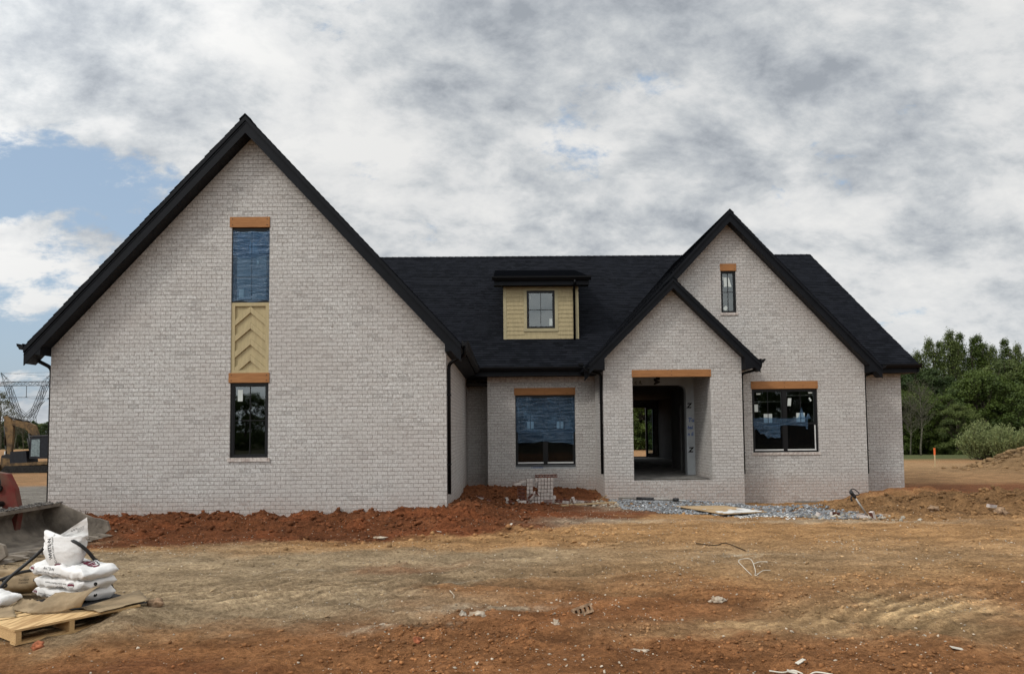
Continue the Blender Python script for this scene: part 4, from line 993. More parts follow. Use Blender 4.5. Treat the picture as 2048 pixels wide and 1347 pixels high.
w5, c_ = window(6.262, 6.70, 4.99, 6.20, YW, fw=.045); sticker(w5, rect(6.37, 6.455, 5.75, 6.02), YW+.066); sticker(w5, [(6.475, 5.75), (6.59, 5.75), (6.52, 6.02), (6.48, 6.02)], YW+.066); sticker(w5, rect(6.33, 6.36, 5.93, 6.04), YW+.066)
sticker(w5, [(6.34, 5.09), (6.42, 5.05), (6.46, 5.12), (6.45, 5.18), (6.40, 5.20), (6.33, 5.13)], YW+.066)

# ---- dormer
YD = 22.70; DX0, DX1, DZ0, DZ1 = 0.0, 2.375, 4.40, 6.24
ins = (.74, 1.625, 4.87, 6.07)
dm = MB(); bd = .1335
dorm = None
z = DZ0+.085; 
def lap(mb, x0, x1, z, h):
    mb.face([(x0, YD-.014, z), (x1, YD-.014, z), (x1, YD-.002, z+h), (x0, YD-.002, z+h)]); mb.face([(x0, YD, z), (x1, YD, z), (x1, YD-.014, z), (x0, YD-.014, z)])
wx0, wx1, wz0, wz1 = ins[0]-.10, ins[1]+.10, ins[2]-.09, ins[3]+.10
z = DZ0
while z < DZ1:
    h = min(bd, DZ1-z)
    if z+h <= wz0+.01 or z >= wz1-.01: lap(dm, DX0+.09, DX1-.09, z, h)
    else: lap(dm, DX0+.09, wx0+.01, z, h); lap(dm, wx1-.01, DX1-.09, z, h)
    z += bd

for xx in (DX0, DX1-.02): dm.prism([(YD+.021, DZ0-.2), (YD+.021, DZ1), (26.9, DZ1+1.1), (26.9, DZ1+.4)], 'x', xx, xx+.02)
dm.box(DX0, wx0+.05, YD+.001, YD+.02, DZ0, DZ1); dm.box(wx1-.05, DX1, YD+.001, YD+.02, DZ0, DZ1); dm.box(wx0, wx1, YD+.002, YD+.02, DZ0, ins[2]); dm.box(wx0, wx1, YD+.002, YD+.02, ins[3], DZ1)
dorm = obj('dormer', dm, M['khaki'], house)
tr = MB(); t0 = YD-.022
tr.box(DX0, DX0+.10, t0, YD, DZ0, DZ1); tr.box(DX1-.10, DX1, t0, YD, DZ0, DZ1); tr.box(DX0+.1, DX1-.1, t0+.002, YD, DZ1-.09, DZ1)
tr.box(wx0, ins[0], t0, YD, wz0, wz1); tr.box(ins[1], wx1, t0, YD, wz0, wz1); tr.box(ins[0], ins[1], t0+.001, YD, ins[3], wz1); tr.box(ins[0], ins[1], t0+.001, YD, wz0, ins[2])
obj('corner_board', tr, M['khakitrim'], dorm)
fl = MB(); fl.box(DX0-.03, DX1+.03, YD-.05, YD-.024, DZ0-.01, DZ0+.022); fl.box(DX0-.035, DX0-.012, YD-.01, YD+2.2, DZ0, DZ0+.02); obj('flashing', fl, M['trim'], dorm)
w6, c_ = window(*ins, YD-.045, fw=.05); sticker(w6, rect(.83, .865, 5.80, 5.92), YD+.02); sticker(w6, rect(1.45, 1.545, 4.96, 5.18), YD+.02)
bk = MB(); bk.box(.3, 2.1, YD+1.2, YD+1.25, 4.3, 6.4); obj('partition', bk, M['darkwall'], house)
ez, ey, dsl = 6.44, 22.38, .265
dr = MB(); roof_plane(dr, (-.30, ey, ez), (2.70, ey, ez), (0, 1, dsl), 5.35*math.hypot(1, dsl), jag=.006)
dr.prism([(ey+.01, ez-.006), (27.7, ez+5.3*dsl-.006), (27.7, ez+5.3*dsl-.05), (ey+.01, ez-.04)], 'x', -.29, 2.69); obj('dormer_roof', dr, M['shingle'], dorm)
de = MB(); de.box(-.28, 2.68, ey+.01, ey+.035, ez-.25, ez-.02); de.box(-.28, 2.68, ey+.035, YD+.02, ez-.245, ez-.22)
for xx in (-.28, 2.655): de.prism([(ey+.035, ez-.24), (ey+.035, ez-.02), (27.3, ez+4.9*dsl), (26.3, ez+3.9*dsl-.25), (YD, ez-.18)], 'x', xx, xx+.025)
obj('dormer_fascia', de, M['trim'], dorm)
g_ = gutter(-.34, ey+.01, 2.74, ey+.01, ez+.01, (0, -1)); 
downspout([Vector((2.235, ey-.05, ez-.1)), Vector((2.235, ey-.05, ez-.2)), Vector((2.235, YD-.065, ez-.34)), Vector((2.235, YD-.065, DZ0+.03))])
# box vents and pipe on the roofs are hidden from here; nothing else stands on them

# ---- lettering
def text_verts(s, size, bold=0.0, font=None):
    cu = bpy.data.curves.new('t', 'FONT'); cu.body = s; cu.size = size; cu.offset = bold; cu.resolution_u = 2
    o = bpy.data.objects.new('t', cu); COL.objects.link(o); dg = bpy.context.evaluated_depsgraph_get(); dg.update()
    me = bpy.data.meshes.new_from_object(o.evaluated_get(dg)); V = [tuple(v.co) for v in me.vertices]; F = [list(p.vertices) for p in me.polygons]
    bpy.data.objects.remove(o); bpy.data.curves.remove(cu); bpy.data.meshes.remove(me); return V, F
def letter(parent, s, size, m, place, bold=0., shear=0., name='lettering'):
    V, F = text_verts(s, size, bold); mb = MB(); mb.v = [tuple(place(x+shear*y, y)) for x, y, z in V]; mb.f = F; mb.uv = [[(0, 0)]*len(f) for f in F]; mb.mi = [0]*len(F)
    return obj(name, mb, M[m], parent)
yw = YBAY-.014
letter(wrap, 'Z', .20, 'inkblack', lambda x, y: (5.475+x, yw, 2.30+y), .01, .2)
letter(wrap, 'Z', .20, 'inkblack', lambda x, y: (5.50+x, yw, .98+y), .01, .2)
letter(wrap, 'Tu', .17, 'inkblue', lambda x, y: (5.50+x, yw, 1.88+y), .004, .15)
letter(wrap, 'bai', .14, 'inkblue', lambda x, y: (5.48+x, yw, 1.67+y), .004, .15)
letter(wrap, 'n E', .14, 'inkblue', lambda x, y: (5.48+x, yw, 1.47+y), .004, .15)
letter(wrap, 'AF', .21, 'inkblack', lambda x, y: (4.52+y, yw, 3.02+x*.9), .02, 0)
letter(wrap, 'C', .11, 'inkblack', lambda x, y: (3.92+x, yw, 3.03+y), .004, 0)
letter(wrap, '/L', .13, 'inkblack', lambda x, y: (4.05+x, yw, 3.03+y), .004, 0)
letter(wr3, 'Tlerenpe', .105, 'inkblue', lambda x, y: (.76+x, YBAY+.0165, .542+y), .0, .25)
for (w_, cells, zz) in ((w4, None, 2.0),):
    for xm in (7.505, 8.52):
        letter(w_, 'Ultra', .055, 'inkblack', lambda x, y, xm=xm: (xm-.07+x, YW+.058, 1.95+y), .0, 0)
# ------------------------------------------------------------------ bricks
def brick_mesh(holes=5, L=.194, W=.090, Hh=.070):
    """face material 0, cored beds 1; origin at the centre"""
    mb = MB(); l, w_, h = L/2, W/2, Hh/2
    mb.face([(-l,-w_,-h),(l,-w_,-h),(l,-w_,h),(-l,-w_,h)]); mb.face([(l,w_,-h),(-l,w_,-h),(-l,w_,h),(l,w_,h)])
    mb.face([(l,-w_,-h),(l,w_,-h),(l,w_,h),(l,-w_,h)]); mb.face([(-l,w_,-h),(-l,-w_,-h),(-l,-w_,h),(-l,w_,h)])
    pitch = L/(holes+.35); hs = []
    for i in range(holes):
        c = (i-(holes-1)/2)*pitch; a = pitch*.27; b = W*.24
        hs.append([(c-a,-b*.7),(c-a*.7,-b),(c+a*.7,-b),(c+a,-b*.7),(c+a,b*.7),(c+a*.7,b),(c-a*.7,b),(c-a,b*.7)])
    loops = [[Vector((x, y, 0)) for x, y in [(-l,-w_),(l,-w_),(l,w_),(-l,w_)]]]+[[Vector((x, y, 0)) for x, y in q] for q in hs]
    flat = [q for lp in loops for q in lp]
    for tri in tessellate_polygon(loops):
        p = [flat[i] for i in tri]
        if (p[1]-p[0]).cross(p[2]-p[0]).z < 0: p = p[::-1]
        mb.face([(q.x, q.y, h) for q in p], mi=1); mb.face([(q.x, q.y, -h) for q in p[::-1]], mi=1)
    for q in hs:
        n = len(q)
        for i in range(n): a, b = q[i], q[(i+1) % n]; mb.face([(a[0],a[1],-h),(a[0],a[1],h),(b[0],b[1],h),(b[0],b[1],-h)], mi=1)
    return mb
BM = mesh_of(brick_mesh(5, .194, .083, .066), [M['brickface'], M['brickcore']])
def brick(x, y, z, rot=(0, 0, 0), label='pale wire-cut brick in the squared pile under the bay window', group='bricks in the pile under the bay window', me=None, name='loose_brick'):
    o = bpy.data.objects.new(name, me or BM); COL.objects.link(o); o.location = (x, y, z); o.rotation_euler = [R(a) for a in rot]
    return tag(o, label, 'brick', group)
PYS, PZ = 18.45, -.175
ORD = ['first', 'second', 'third', 'fourth', 'fifth', 'sixth', 'seventh', 'eighth', 'ninth', 'tenth']+[f'{i}th' if i % 10 not in (1, 2, 3) or i < 20 else f'{i}'+{1: 'st', 2: 'nd', 3: 'rd'}[i % 10] for i in range(11, 60)]
def jr(a): return random.uniform(-a, a)
# headers facing the camera: length along Y
rows = [(7, .735), (7, .735), (5, .865), (5, .925), (5, .93), (5, .935), (4, .94)]
sx0, dx = .74, .0935
spec = [(0, 8), (0, 8), (1, 7), (2, 7), (2, 7), (2, 7), (1, 7)]
for r, (a, b) in enumerate(spec):
    for k in range(a, b):
        x = .70+k*.078+.004*r
        brick(x, PYS+jr(.008), PZ+.0475+r*.0925, (90, jr(1.5), 90+jr(2)), f'pale brick end, {ORD[r]} row up and {ORD[k-a]} from the left in the squared pile')
for r, (a, b) in enumerate(spec):
    for k in range(a, b): brick(.70+k*.078+.004*r, PYS+.20, PZ+.0475+r*.0925, (90, jr(1.5), 90+jr(2)), 'brick in the rear layer of the squared pile')
# stretchers on edge across the top, cored bed towards the camera
for k, xx in enumerate((.86, 1.06, 1.235)): brick(xx, PYS+.02*k, PZ+.0475+7*.0925, (90, jr(2), jr(3)), f'raw cored brick on edge, {ORD[k]} from the left along the top of the pile', 'cored bricks along the top of the pile')
# tall pair of columns to the left
for c in range(2):
    for r in range(4): brick(.585+c*.079, PYS-.03+jr(.006), PZ+.30+r*.0925, (90, jr(2), 90+jr(3)), f'pale brick, {ORD[r]} down from the upper tier of the {("left", "right")[c]} twin column', 'bricks in the twin columns of the pile')
for c in range(2):
    for r in range(3): brick(.585+c*.079, PYS+.02, PZ+.03+r*.0925, (90, jr(2), 90+jr(3)), f'pale brick, {ORD[r]} up from the ground in the {("left", "right")[c]} twin column', 'bricks in the twin columns of the pile')
for r in range(5): brick(.42+jr(.01), PYS+.03, PZ+.05+r*.092, (90, jr(2), jr(4)), f'red-brown cored brick showing its holes, {ORD[r]} up at the left of the pile', 'cored bricks at the left of the pile')
brick(.31, PYS+.06, PZ+.47+.03, (0, 0, 4), 'pale brick laid flat at the upper left of the pile'); brick(.46, PYS+.08, PZ+.56, (0, 0, -3), 'topmost pale brick at the left of the pile')
brick(.80, PYS-.09, PZ+.24, (60, 30, 40), 'pale brick tipped against the foot of the twin columns'); brick(.66, PYS-.14, PZ+.19, (20, -38, 30), 'pale brick leaning low against the twin columns')
loose = [(.36, 18.25, 20, (15, 62, 30), 'pale brick standing tilted left of the pile'), (.50, 18.2, 20, (50, 40, -30), 'red-brown brick tumbled at the left foot of the pile'), (.27, 18.12, 12, (0, 0, 40), 'grey brick lying on the clay just left of the pile'),
 (.05, 18.3, 12, (0, 80, 20), 'pale brick stood on end left of the pile'), (-.42, 18.1, 14, (10, 18, -35), 'long pale brick half sunk in the red clay left of the pile'), (-.62, 18.3, 12, (20, 10, 15), 'farthest left pale brick in the red clay'),
 (.42, 17.98, 12, (0, 0, 10), 'pale brick lying flat in front of the pile at its left'), (.10, 18.05, 8, (70, 0, 60), 'broken pale brick by the left of the pile'),
 (1.30, 17.85, 18, (84, 4, 8), 'cored brick on edge in front of the pile, lit along its top'), (1.05, 17.82, 16, (88, 0, -6), 'cored brick on edge lying before the pile'), (1.42, 18.3, 20, (30, 20, 40), 'grey brick slumped at the right side of the pile'),
 (1.55, 18.35, 22, (60, 10, -30), 'rough grey brick second to the right of the pile'), (1.72, 18.2, 14, (10, 70, 20), 'pale brick stood on end right of the pile'), (1.50, 18.05, 10, (0, 8, 60), 'pale brick flat in the rubble right of the pile'),
 (2.05, 17.9, 12, (86, 0, -12), 'cored brick on edge right of the pile near the timber offcut'), (1.90, 18.45, 14, (12, 6, 20), 'grey brick in the rubble behind the timber offcut')]
for x, y, h, rt, lb in loose: brick(x, y, H(x, y)+h/400+.02, rt, lb, 'bricks tumbled around the pile')
cx_, cy_ = sample(240, 1.2, 3.0, 17.2, 19.3, lambda X, Y: gau(X, Y, 1.95, 18.6, .6, .45)*.9+.3*gau(X, Y, 2.7, 17.4, .4, .5))
lumps('rubble', cx_, cy_, .02+.05*rng.random(len(cx_))**2, np.array((.42, .36, .28))*(.5+.6*rng.random((len(cx_), 1))), 'mortar crumbs and brick rubble to the right of the brick pile', .2, jit=.4)
cx_, cy_ = sample(150, 5.8, 8.0, 13.2, 15.4, lambda X, Y: gau(X, Y, 6.55, 14.2, .75, .35, -16))
lumps('rubble', cx_, cy_, .02+.045*rng.random(len(cx_))**2, np.array((.47, .42, .34))*(.5+.6*rng.random((len(cx_), 1))), 'pale mortar rubble in front of the right-hand gable', .2, jit=.4)
for x, y, rt, lb in ((6.55, 14.45, (80, 10, 20), 'cored grey brick on edge in the rubble before the right gable'), (6.2, 14.35, (20, 10, 50), 'dark brick lying in the rubble before the right gable'), (6.95, 13.75, (5, 70, 30), 'pale brick stood up beside the hydrant'), (6.80, 13.85, (0, 12, -20), 'pale brick lying beside the hydrant')):
    brick(x, y, H(x, y)+.04, rt, lb, 'bricks in the rubble before the right gable')
brick(10.0, 14.9, H(10.0, 14.9)+.06, (8, 6, 20), 'pale brick lying on the churned berm at the right edge', 'bricks lying alone')
BM2 = mesh_of(brick_mesh(4, .194, .09, .07), [M['tanbrick'], M['tanbrick']])
x, y = .72, 6.95; brick(x, y, H(x, y)+.024, (66, -16, 12), 'tan cored brick half sunk in the red clay of the foreground', None, BM2, 'cored_brick')
def boulder(name, x, y, s, m, label, cat='stone', squash=.6, seed=0, sub=3, rot=0):
    bm = bmesh.new(); bmesh.ops.create_icosphere(bm, subdivisions=sub, radius=1)
    for v in bm.verts:
        d = 1+.5*mnoise.noise(v.co*1.5+Vector((seed*3.1, 0, 0)))+.22*mnoise.noise(v.co*4+Vector((0, seed*2., 0)))+.25*mnoise.cell(v.co*1.6+Vector((seed, 0, 0)))
        v.co *= d; v.co = Vector((v.co.x*s[0], v.co.y*s[1], v.co.z*s[2]))
    me = bpy.data.meshes.new(name); bm.to_mesh(me); bm.free(); me.materials.append(M[m]); me.polygons.foreach_set('use_smooth', [True]*len(me.polygons))
    o = bpy.data.objects.new(name, me); COL.objects.link(o); o.location = (x, y, H(x, y)+s[2]*.35); o.rotation_euler = (0, 0, R(rot)); return tag(o, label, cat)
boulder('brick_chunk', -3.72, 5.90, (.05, .04, .038), 'redclay', 'orange-red broken brick chunk beside the pallet corner', 'brick chunk', seed=1)
boulder('stone', -.27, 6.74, (.075, .045, .032), 'stone', 'grey and rust mottled stone in the white streak of the foreground', seed=2)
boulder('stone', -.40, 6.80, (.03, .03, .03), 'mortarlump', 'small pale rust-stained stone beside the mottled stone', seed=12)
boulder('stone', .44, 6.50, (.032, .022, .032), 'stone', 'upright rounded tan pebble left of the sunken brick', seed=3)
boulder('stone', 2.12, 7.33, (.075, .05, .030), 'stone', 'tan stone with a dark end on the red clay', seed=4)
boulder('stone', -1.10, 6.62, (.035, .022, .014), 'stone', 'white limestone flake left of the mottled stone', seed=5)
boulder('stone', -.72, 5.95, (.038, .03, .035), 'redclay', 'reddish lump of fired clay in the foreground', 'clay lump', seed=6)
boulder('stone', 1.08, 5.85, (.06, .03, .012), 'stone', 'flat tan stone flake below the sunken brick', seed=7, rot=-15)
boulder('stone', -3.30, 6.95, (.07, .05, .05), 'tanbrick', 'brown clay lump on the sand beside the slip sheet', 'clay lump', seed=8)
boulder('stone', -2.05, 12.0, (.10, .05, .02), 'stone', 'pale flat stone in the dark red clay before the left wing', seed=9)
boulder('stone', 8.9, 15.1, (.10, .09, .06), 'tanbrick', 'large brown clod on the churned berm', 'clay lump', seed=10)
boulder('stone', 9.9, 14.5, (.13, .11, .08), 'tanbrick', 'largest brown clod at the right of the berm', 'clay lump', seed=11)
boulder('stone', 7.75, 14.9, (.14, .11, .06), 'tanbrick', 'flat brown clod just right of the hydrant pipe', 'clay lump', seed=13)

M['plaster'] = simple('white_plaster', (.66, .65, .62), .8, .2, var=.08, scale=9)
# ------------------------------------------------------------------ pallet, slip sheet, bags, paper
PA = Vector((-3.93, 5.95, 0)); pd = Vector((.589, .808, 0)); pe = Vector((-.808, .589, 0)); up = Vector((0, 0, 1))
pz0 = 0.012
pal = thing('pallet', 'new pine pallet carrying white cement bags, sand banked on its far end', 'pallet', tuple(PA))
def pbox(d0, d1, e0, e1, z0, z1):
    mb = MB(); c = PA+pd*(d0+d1)/2+pe*(e0+e1)/2+up*(pz0+(z0+z1)/2); mb.obox(c, pd*(d1-d0)/2, pe*(e1-e0)/2, up*(z1-z0)/2); return mb
for d0 in (.0, .40, .80): obj('stringer', pbox(d0, d0+.04, 0, 1.0, .018, .108), M['pallet'], pal)
e_ = 0
for wdt, gap in ((.14, .006), (.14, .012), (.14, .03), (.09, .05), (.14, .04), (.12, .05)):
    obj('deck_board', pbox(-.012, 1.0, e_-.004, e_+wdt, .108, .124+jr(.0015)), M['pallet'], pal); e_ += wdt+gap
for e0 in (-.0, .45, .88): obj('bottom_board', pbox(-.005, 1.0, e0, e0+.10, .0, .018), M['pallet'], pal)
def patch(corners, n=(18, 12), amp=.008, fold=None, seed=0, fr=6):
    """bilinear sheet with creases; corners BL, BR, TR, TL"""
    a, b, c, d = [Vector(q) for q in corners]; mb = MB(); nn = (b-a).cross(d-a).normalized(); V = []
    for j in range(n[1]+1):
        for i in range(n[0]+1):
            u, v = i/n[0], j/n[1]; p = (a*(1-u)+b*u)*(1-v)+(d*(1-u)+c*u)*v
            k = mnoise.noise(Vector((u*fr+seed, v*fr*.6, seed)))+.5*mnoise.noise(Vector((u*fr*2.6, v*fr*2+seed, 2.)))
            p = p+nn*amp*k
            if fold: p = p+Vector(fold(u, v))
            V.append(tuple(p))
    mb.v = V
    for j in range(n[1]):
        for i in range(n[0]): q = j*(n[0]+1)+i; mb.f.append([q, q+1, q+n[0]+2, q+n[0]+1]); mb.uv.append([(0, 0)]*4); mb.mi.append(0)
    return mb
def pp(d, e, z): return tuple(PA+pd*d+pe*e+up*(z+pz0))
sl = patch([pp(.55, .30, .128), pp(1.06, -.012, .131), pp(1.09, .95, .132), pp(.5, .98, .128)], amp=.003)
o = obj('slip_sheet', sl, M['tarp'], loc=pp(.8, .5, .127), smooth=True); tag(o, 'black slip sheet under the bags, poking past the pallet corner', 'slip sheet')
def grow(o, t=.003):
    m = o.modifiers.new('thickness', 'SOLIDIFY'); m.thickness = t; m.offset = 0
grow(o, .006)
o = obj('kraft_sheet', patch([(-3.80, 6.60, .150), (-3.52, 6.44, .152), (-3.31, 6.86, .158), (-3.62, 7.30, .152)], amp=.010, seed=4, fr=4), M['kraft'], loc=(-3.6, 6.7, .14), smooth=True); tag(o, 'flat brown kraft sheet lying right of the cement bags', 'paper sheet'); grow(o)
# folded kraft paper leaning against the bags
def fold1(u, v): return (0, -.035*math.sin(math.pi*v)*(.3+u), .012*math.sin(5*u+2)+.02*u*math.sin(math.pi*v))
o = obj('kraft_wrapper', patch([(-4.155, 6.42, .142), (-3.73, 6.50, .175), (-3.62, 6.60, .335), (-4.02, 6.60, .275)], n=(30, 16), amp=.012, fold=fold1, seed=7, fr=3), M['kraft'], loc=(-3.9, 6.5, .14), smooth=True); tag(o, 'crumpled brown paper wrapper folded up against the front of the bag stack', 'paper wrapper'); grow(o)
o = obj('kraft_wrapper', patch([(-4.46, 6.62, .145), (-4.13, 6.46, .142), (-4.20, 6.72, .185), (-4.44, 6.78, .200)], n=(24, 14), amp=.022, seed=9, fr=4), M['kraft'], loc=(-4.3, 6.6, .14), smooth=True); tag(o, 'crushed brown paper between the torn white bag and the folded wrapper', 'paper wrapper'); grow(o)
o = obj('kraft_wrapper', patch([(-4.70, 6.25, .140), (-4.20, 6.36, .140), (-4.36, 6.55, .185), (-4.75, 6.45, .180)], n=(20, 8), amp=.012, seed=12, fr=4), M['kraft'], loc=(-4.4, 6.4, .14), smooth=True); tag(o, 'brown inner paper hanging below the torn white bag', 'paper wrapper'); grow(o)
def pillow(L, W, Hh, seed=0, n=(56, 36), crease=.009, pinch=.55):
    """a full sack: superellipse section, flattened to a seam at both ends"""
    V = []; F = []
    for i in range(n[0]+1):
        u = -1+2*i/n[0]; k = (1-abs(u)**7)**.5 if abs(u) < 1 else 0; k = .10+.90*k; wd = 1-.05*abs(u)**6
        for j in range(n[1]):
            t = 2*math.pi*j/n[1]; c, s = math.cos(t), math.sin(t); e = .42
            y = math.copysign(abs(c)**e, c)*W/2*wd; z = math.copysign(abs(s)**(e+.2), s)*Hh/2*k
            p = Vector((u*L/2, y, z)); q = p*9+Vector((seed*5.3, seed, 0))
            d = crease*(mnoise.noise(q)+.8*mnoise.noise(Vector((p.x*26+seed, p.y*9, p.z*14)))*(.3+abs(u)**3)+.5*mnoise.noise(q*3.1))
            z2 = p.z+d*2*(.4+abs(s)); y2 = p.y+d*1.4*(abs(c))
            V.append((p.x, y2, z2))
    for i in range(n[0]):
        for j in range(n[1]): a, b = i*n[1]+j, i*n[1]+(j+1) % n[1]; F.append([a, b, b+n[1], a+n[1]])
    F.append(list(range(n[1]))[::-1]); F.append([n[0]*n[1]+j for j in range(n[1])])
    return V, F
def bvh_of(o_v, f): return BVHTree.FromPolygons([Vector(v) for v in o_v], f)
def cast_letter(parent, loc, tree, s, size, m, org, dx_, dy_, dir_, bold=0., name='print', V=None, F=None):
    """prints lettering on a curved surface: each glyph vertex is cast along dir_ onto it"""
    if V is None: V, F = text_verts(s, size, bold)
    org, dx_, dy_, dir_ = Vector(org), Vector(dx_), Vector(dy_), Vector(dir_); P = []; bad = set()
    for i, (x, y, z) in enumerate(V):
        a = org+dx_*x+dy_*y; h, nrm, _, _ = tree.ray_cast(a, dir_)
        if h is None: bad.add(i); P.append(tuple(a))
        else: P.append(tuple(h-dir_*.0016))
    F = [f for f in F if not bad & set(f)]
    if not F: return
    mb = MB(); mb.v = P; mb.f = F; mb.uv = [[(0, 0)]*len(f) for f in F]; mb.mi = [0]*len(F)
    return obj(name, mb, M[m], parent, loc=loc)
def disc_vf(r0, r1, a0=0, a1=360, n=28, sy=1.):
    V = []; F = []
    for i in range(n+1):
        a = R(a0+(a1-a0)*i/n); V += [(r0*math.cos(a), sy*r0*math.sin(a), 0), (r1*math.cos(a), sy*r1*math.sin(a), 0)]
    for i in range(n): F.append([2*i, 2*i+1, 2*i+3, 2*i+2])
    return V, F
def seal(o, loc, tree, org, dx_, dy_, dir_, s=.03):
    """ringed oval badge with a maroon band"""
    for V, F, m in ((*disc_vf(s*.90, s, sy=.72), 'inkblack'), (*disc_vf(s*.60, s*.70, 10, 170, sy=.72), 'inkmaroon')): cast_letter(o, loc, tree, '', 0, m, org, dx_, dy_, dir_, V=V, F=F, name='badge')
    V = []; F = []; n = 10
    for i in range(n+1): t = -1+2*i/n; V += [(t*s*1.05, -.22*s+.10*s*(1-t*t), 0), (t*s*1.05, .22*s+.14*s*(1-t*t), 0)]
    for i in range(n): F.append([2*i, 2*i+2, 2*i+3, 2*i+1])
    cast_letter(o, loc, tree, '', 0, 'inkmaroon', org, dx_, dy_, dir_, V=V, F=F, name='badge')
def lay_bag(c, ang, L, W, Hh, seed, label, tiltx=0, tilty=0, m='bag', group='white cement bags on the pallet', crease=.010):
    V, F = pillow(L, W, Hh, seed, crease=crease); T = Matrix.Translation(c) @ Matrix.Rotation(R(ang), 4, 'Z') @ Matrix.Rotation(R(tilty), 4, 'Y') @ Matrix.Rotation(R(tiltx), 4, 'X')
    W_ = [tuple(T @ Vector(v)) for v in V]; mb = MB(); mb.v = W_; mb.f = F; mb.uv = [[(0, 0)]*len(f) for f in F]; mb.mi = [0]*len(F)
    o = obj('cement_bag', mb, M[m], loc=tuple(c), smooth=True); tag(o, label, 'cement bag', group); WL[o.name] = tuple(c)
    ax = (T.to_3x3() @ Vector((1, 0, 0))); ay = T.to_3x3() @ Vector((0, 1, 0)); az = T.to_3x3() @ Vector((0, 0, 1))
    return o, bvh_of(W_, F), ax, ay, az, Vector(c)
bz = .145; ang = -25.5; hh = .118
b1 = lay_bag((-4.118, 7.06, bz+hh/2), ang, .71, .37, hh, 1, 'bottom white cement bag of the stack on the pallet')
b2 = lay_bag((-4.095, 7.03, bz+hh*1.42), ang-1.5, .72, .37, hh, 2, 'middle white cement bag of the stack, printed upside down')
b3 = lay_bag((-4.09, 7.00, bz+hh*2.36), ang+2.5, .73, .38, hh*1.04, 3, 'upper lying cement bag, bearing the opened bag on top', tilty=3)
def on_front(b, s, size, m, x, z, flip=False, bold=0.):
    o, t, ax, ay, az, c = b; d = ay; org = c+ax*x+az*z-ay*.5
    cast_letter(o, WL[o.name], t, s, size, m, org, -ax if flip else ax, -az if flip else az, d, bold)
on_front(b1, 'Custom Color Masonry', .024, 'inkblack', -.26, -.012); on_front(b1, 'WHITE-N', .036, 'inkblack', -.02, -.018)
on_front(b2, 'Custom Color Masonry Cement', .024, 'inkblack', .17, .012, True); on_front(b2, 'WHITE-N', .038, 'inkblack', .13, -.022, True, .0008)
on_front(b3, 'Custom Color Masonry Cement', .024, 'inkblack', -.25, -.022); on_front(b3, 'WHITE-N', .034, 'inkblack', -.17, .012, False, .0006)
for b, x in ((b1, -.32), (b2, .22), (b3, -.31)):
    o, t, ax, ay, az, c = b; seal(o, WL[o.name], t, c+ax*x-ay*.5+az*.002, ax, az, ay, .036)
for b in (b1, b2):
    o, t, ax, ay, az, c = b; V, F = disc_vf(0.002, .017, n=12); cast_letter(o, WL[o.name], t, '', 0, 'inkblack', c+ax*.6-ay*.04, ay, az, -ax, V=V, F=F, name='badge')
o, t, ax, ay, az, c = b3
seal(o, WL[o.name], t, c+ax*.13+ay*.02+az*.4, ax, ay, -az, .135)
def on_box(x, z): pass
# opened bag standing on the stack
def open_bag():
    c = Vector((-4.14, 6.96, bz+hh*2.9+.0)); rings = 22; n = 40; V = []; F = []
    for i in range(rings+1):
        t = i/rings; wd = .118+.062*math.sin(min(t*1.35, 1)*math.pi*.62)+.012*t; dp = .085+.035*math.sin(min(t*1.2, 1)*math.pi*.7)-.055*t*t
        for j in range(n):
            a = 2*math.pi*j/n; ca, sa = math.cos(a), math.sin(a); x = math.copysign(abs(ca)**.75, ca)*wd; y = math.copysign(abs(sa)**.8, sa)*dp
            z = .29*t
            if t > .62: z += (t-.62)/.38*(.055*max(0, -ca)**4+.0*sa)     # the left ear
            q = Vector((x*14, y*14, z*9)); f_ = .008*mnoise.noise(q)+.010*mnoise.noise(Vector((x*40+3, y*12, z*60)))+.004*mnoise.noise(q*4)
            r_ = 1+f_*8*(.4+t)
            V.append((c.x+x*r_-.015+.0*t, c.y+y*r_, c.z-.035+z))
    for i in range(rings):
        for j in range(n): a, b = i*n+j, i*n+(j+1) % n; F.append([a, b, b+n, a+n])
    F.append(list(range(n))[::-1])
    mid = len(V); V.append((c.x+.02, c.y, c.z+.225)); e0 = rings*n
    for j in range(n): F.append([e0+j, e0+(j+1) % n, mid])
    # the peaked back flap folded upright
    base = len(V); nu, nv = 14, 10; z0 = c.z+.215
    for j in range(nv+1):
        for i in range(nu+1):
            u, v = i/nu, j/nv; x = -.085+.265*u; top = .035+.175*u; z = z0+top*v; y = c.y+.035-.03*v+.008*mnoise.noise(Vector((u*5, v*5, 1.)))
            V.append((c.x+x, y, z))
    for j in range(nv):
        for i in range(nu): q = base+j*(nu+1)+i; F.append([q, q+1, q+nu+2, q+nu+1])
    mb = MB(); mb.v = V; mb.f = F; mb.uv = [[(0, 0)]*len(f) for f in F]; mb.mi = [0]*len(F)
    o = obj('cement_bag', mb, M['bag'], loc=tuple(c), smooth=True); WL[o.name] = tuple(c); return o, bvh_of(V, F), c
ob, ot, oc = open_bag(); tag(ob, 'opened white cement bag standing upright on top of the stack, flap raised', 'cement bag', 'white cement bags on the pallet')
fwd = Vector((0, 1, 0)); d1 = Vector((.30, 0, .95)).normalized() * 1; nrm = Vector((-.95, 0, .30))
rdir = Vector((-.27, 0, .96)); rup = Vector((-.96, 0, -.27))
cast_letter(ob, WL[ob.name], ot, 'WHITE-N', .046, 'inkblack', oc+Vector((-.065, -.5, .055)), rdir, rup, fwd, .0012)
cast_letter(ob, WL[ob.name], ot, 'Custom Color Masonry', .028, 'inkblack', oc+Vector((-.03, -.5, .02)), rdir, rup, fwd)
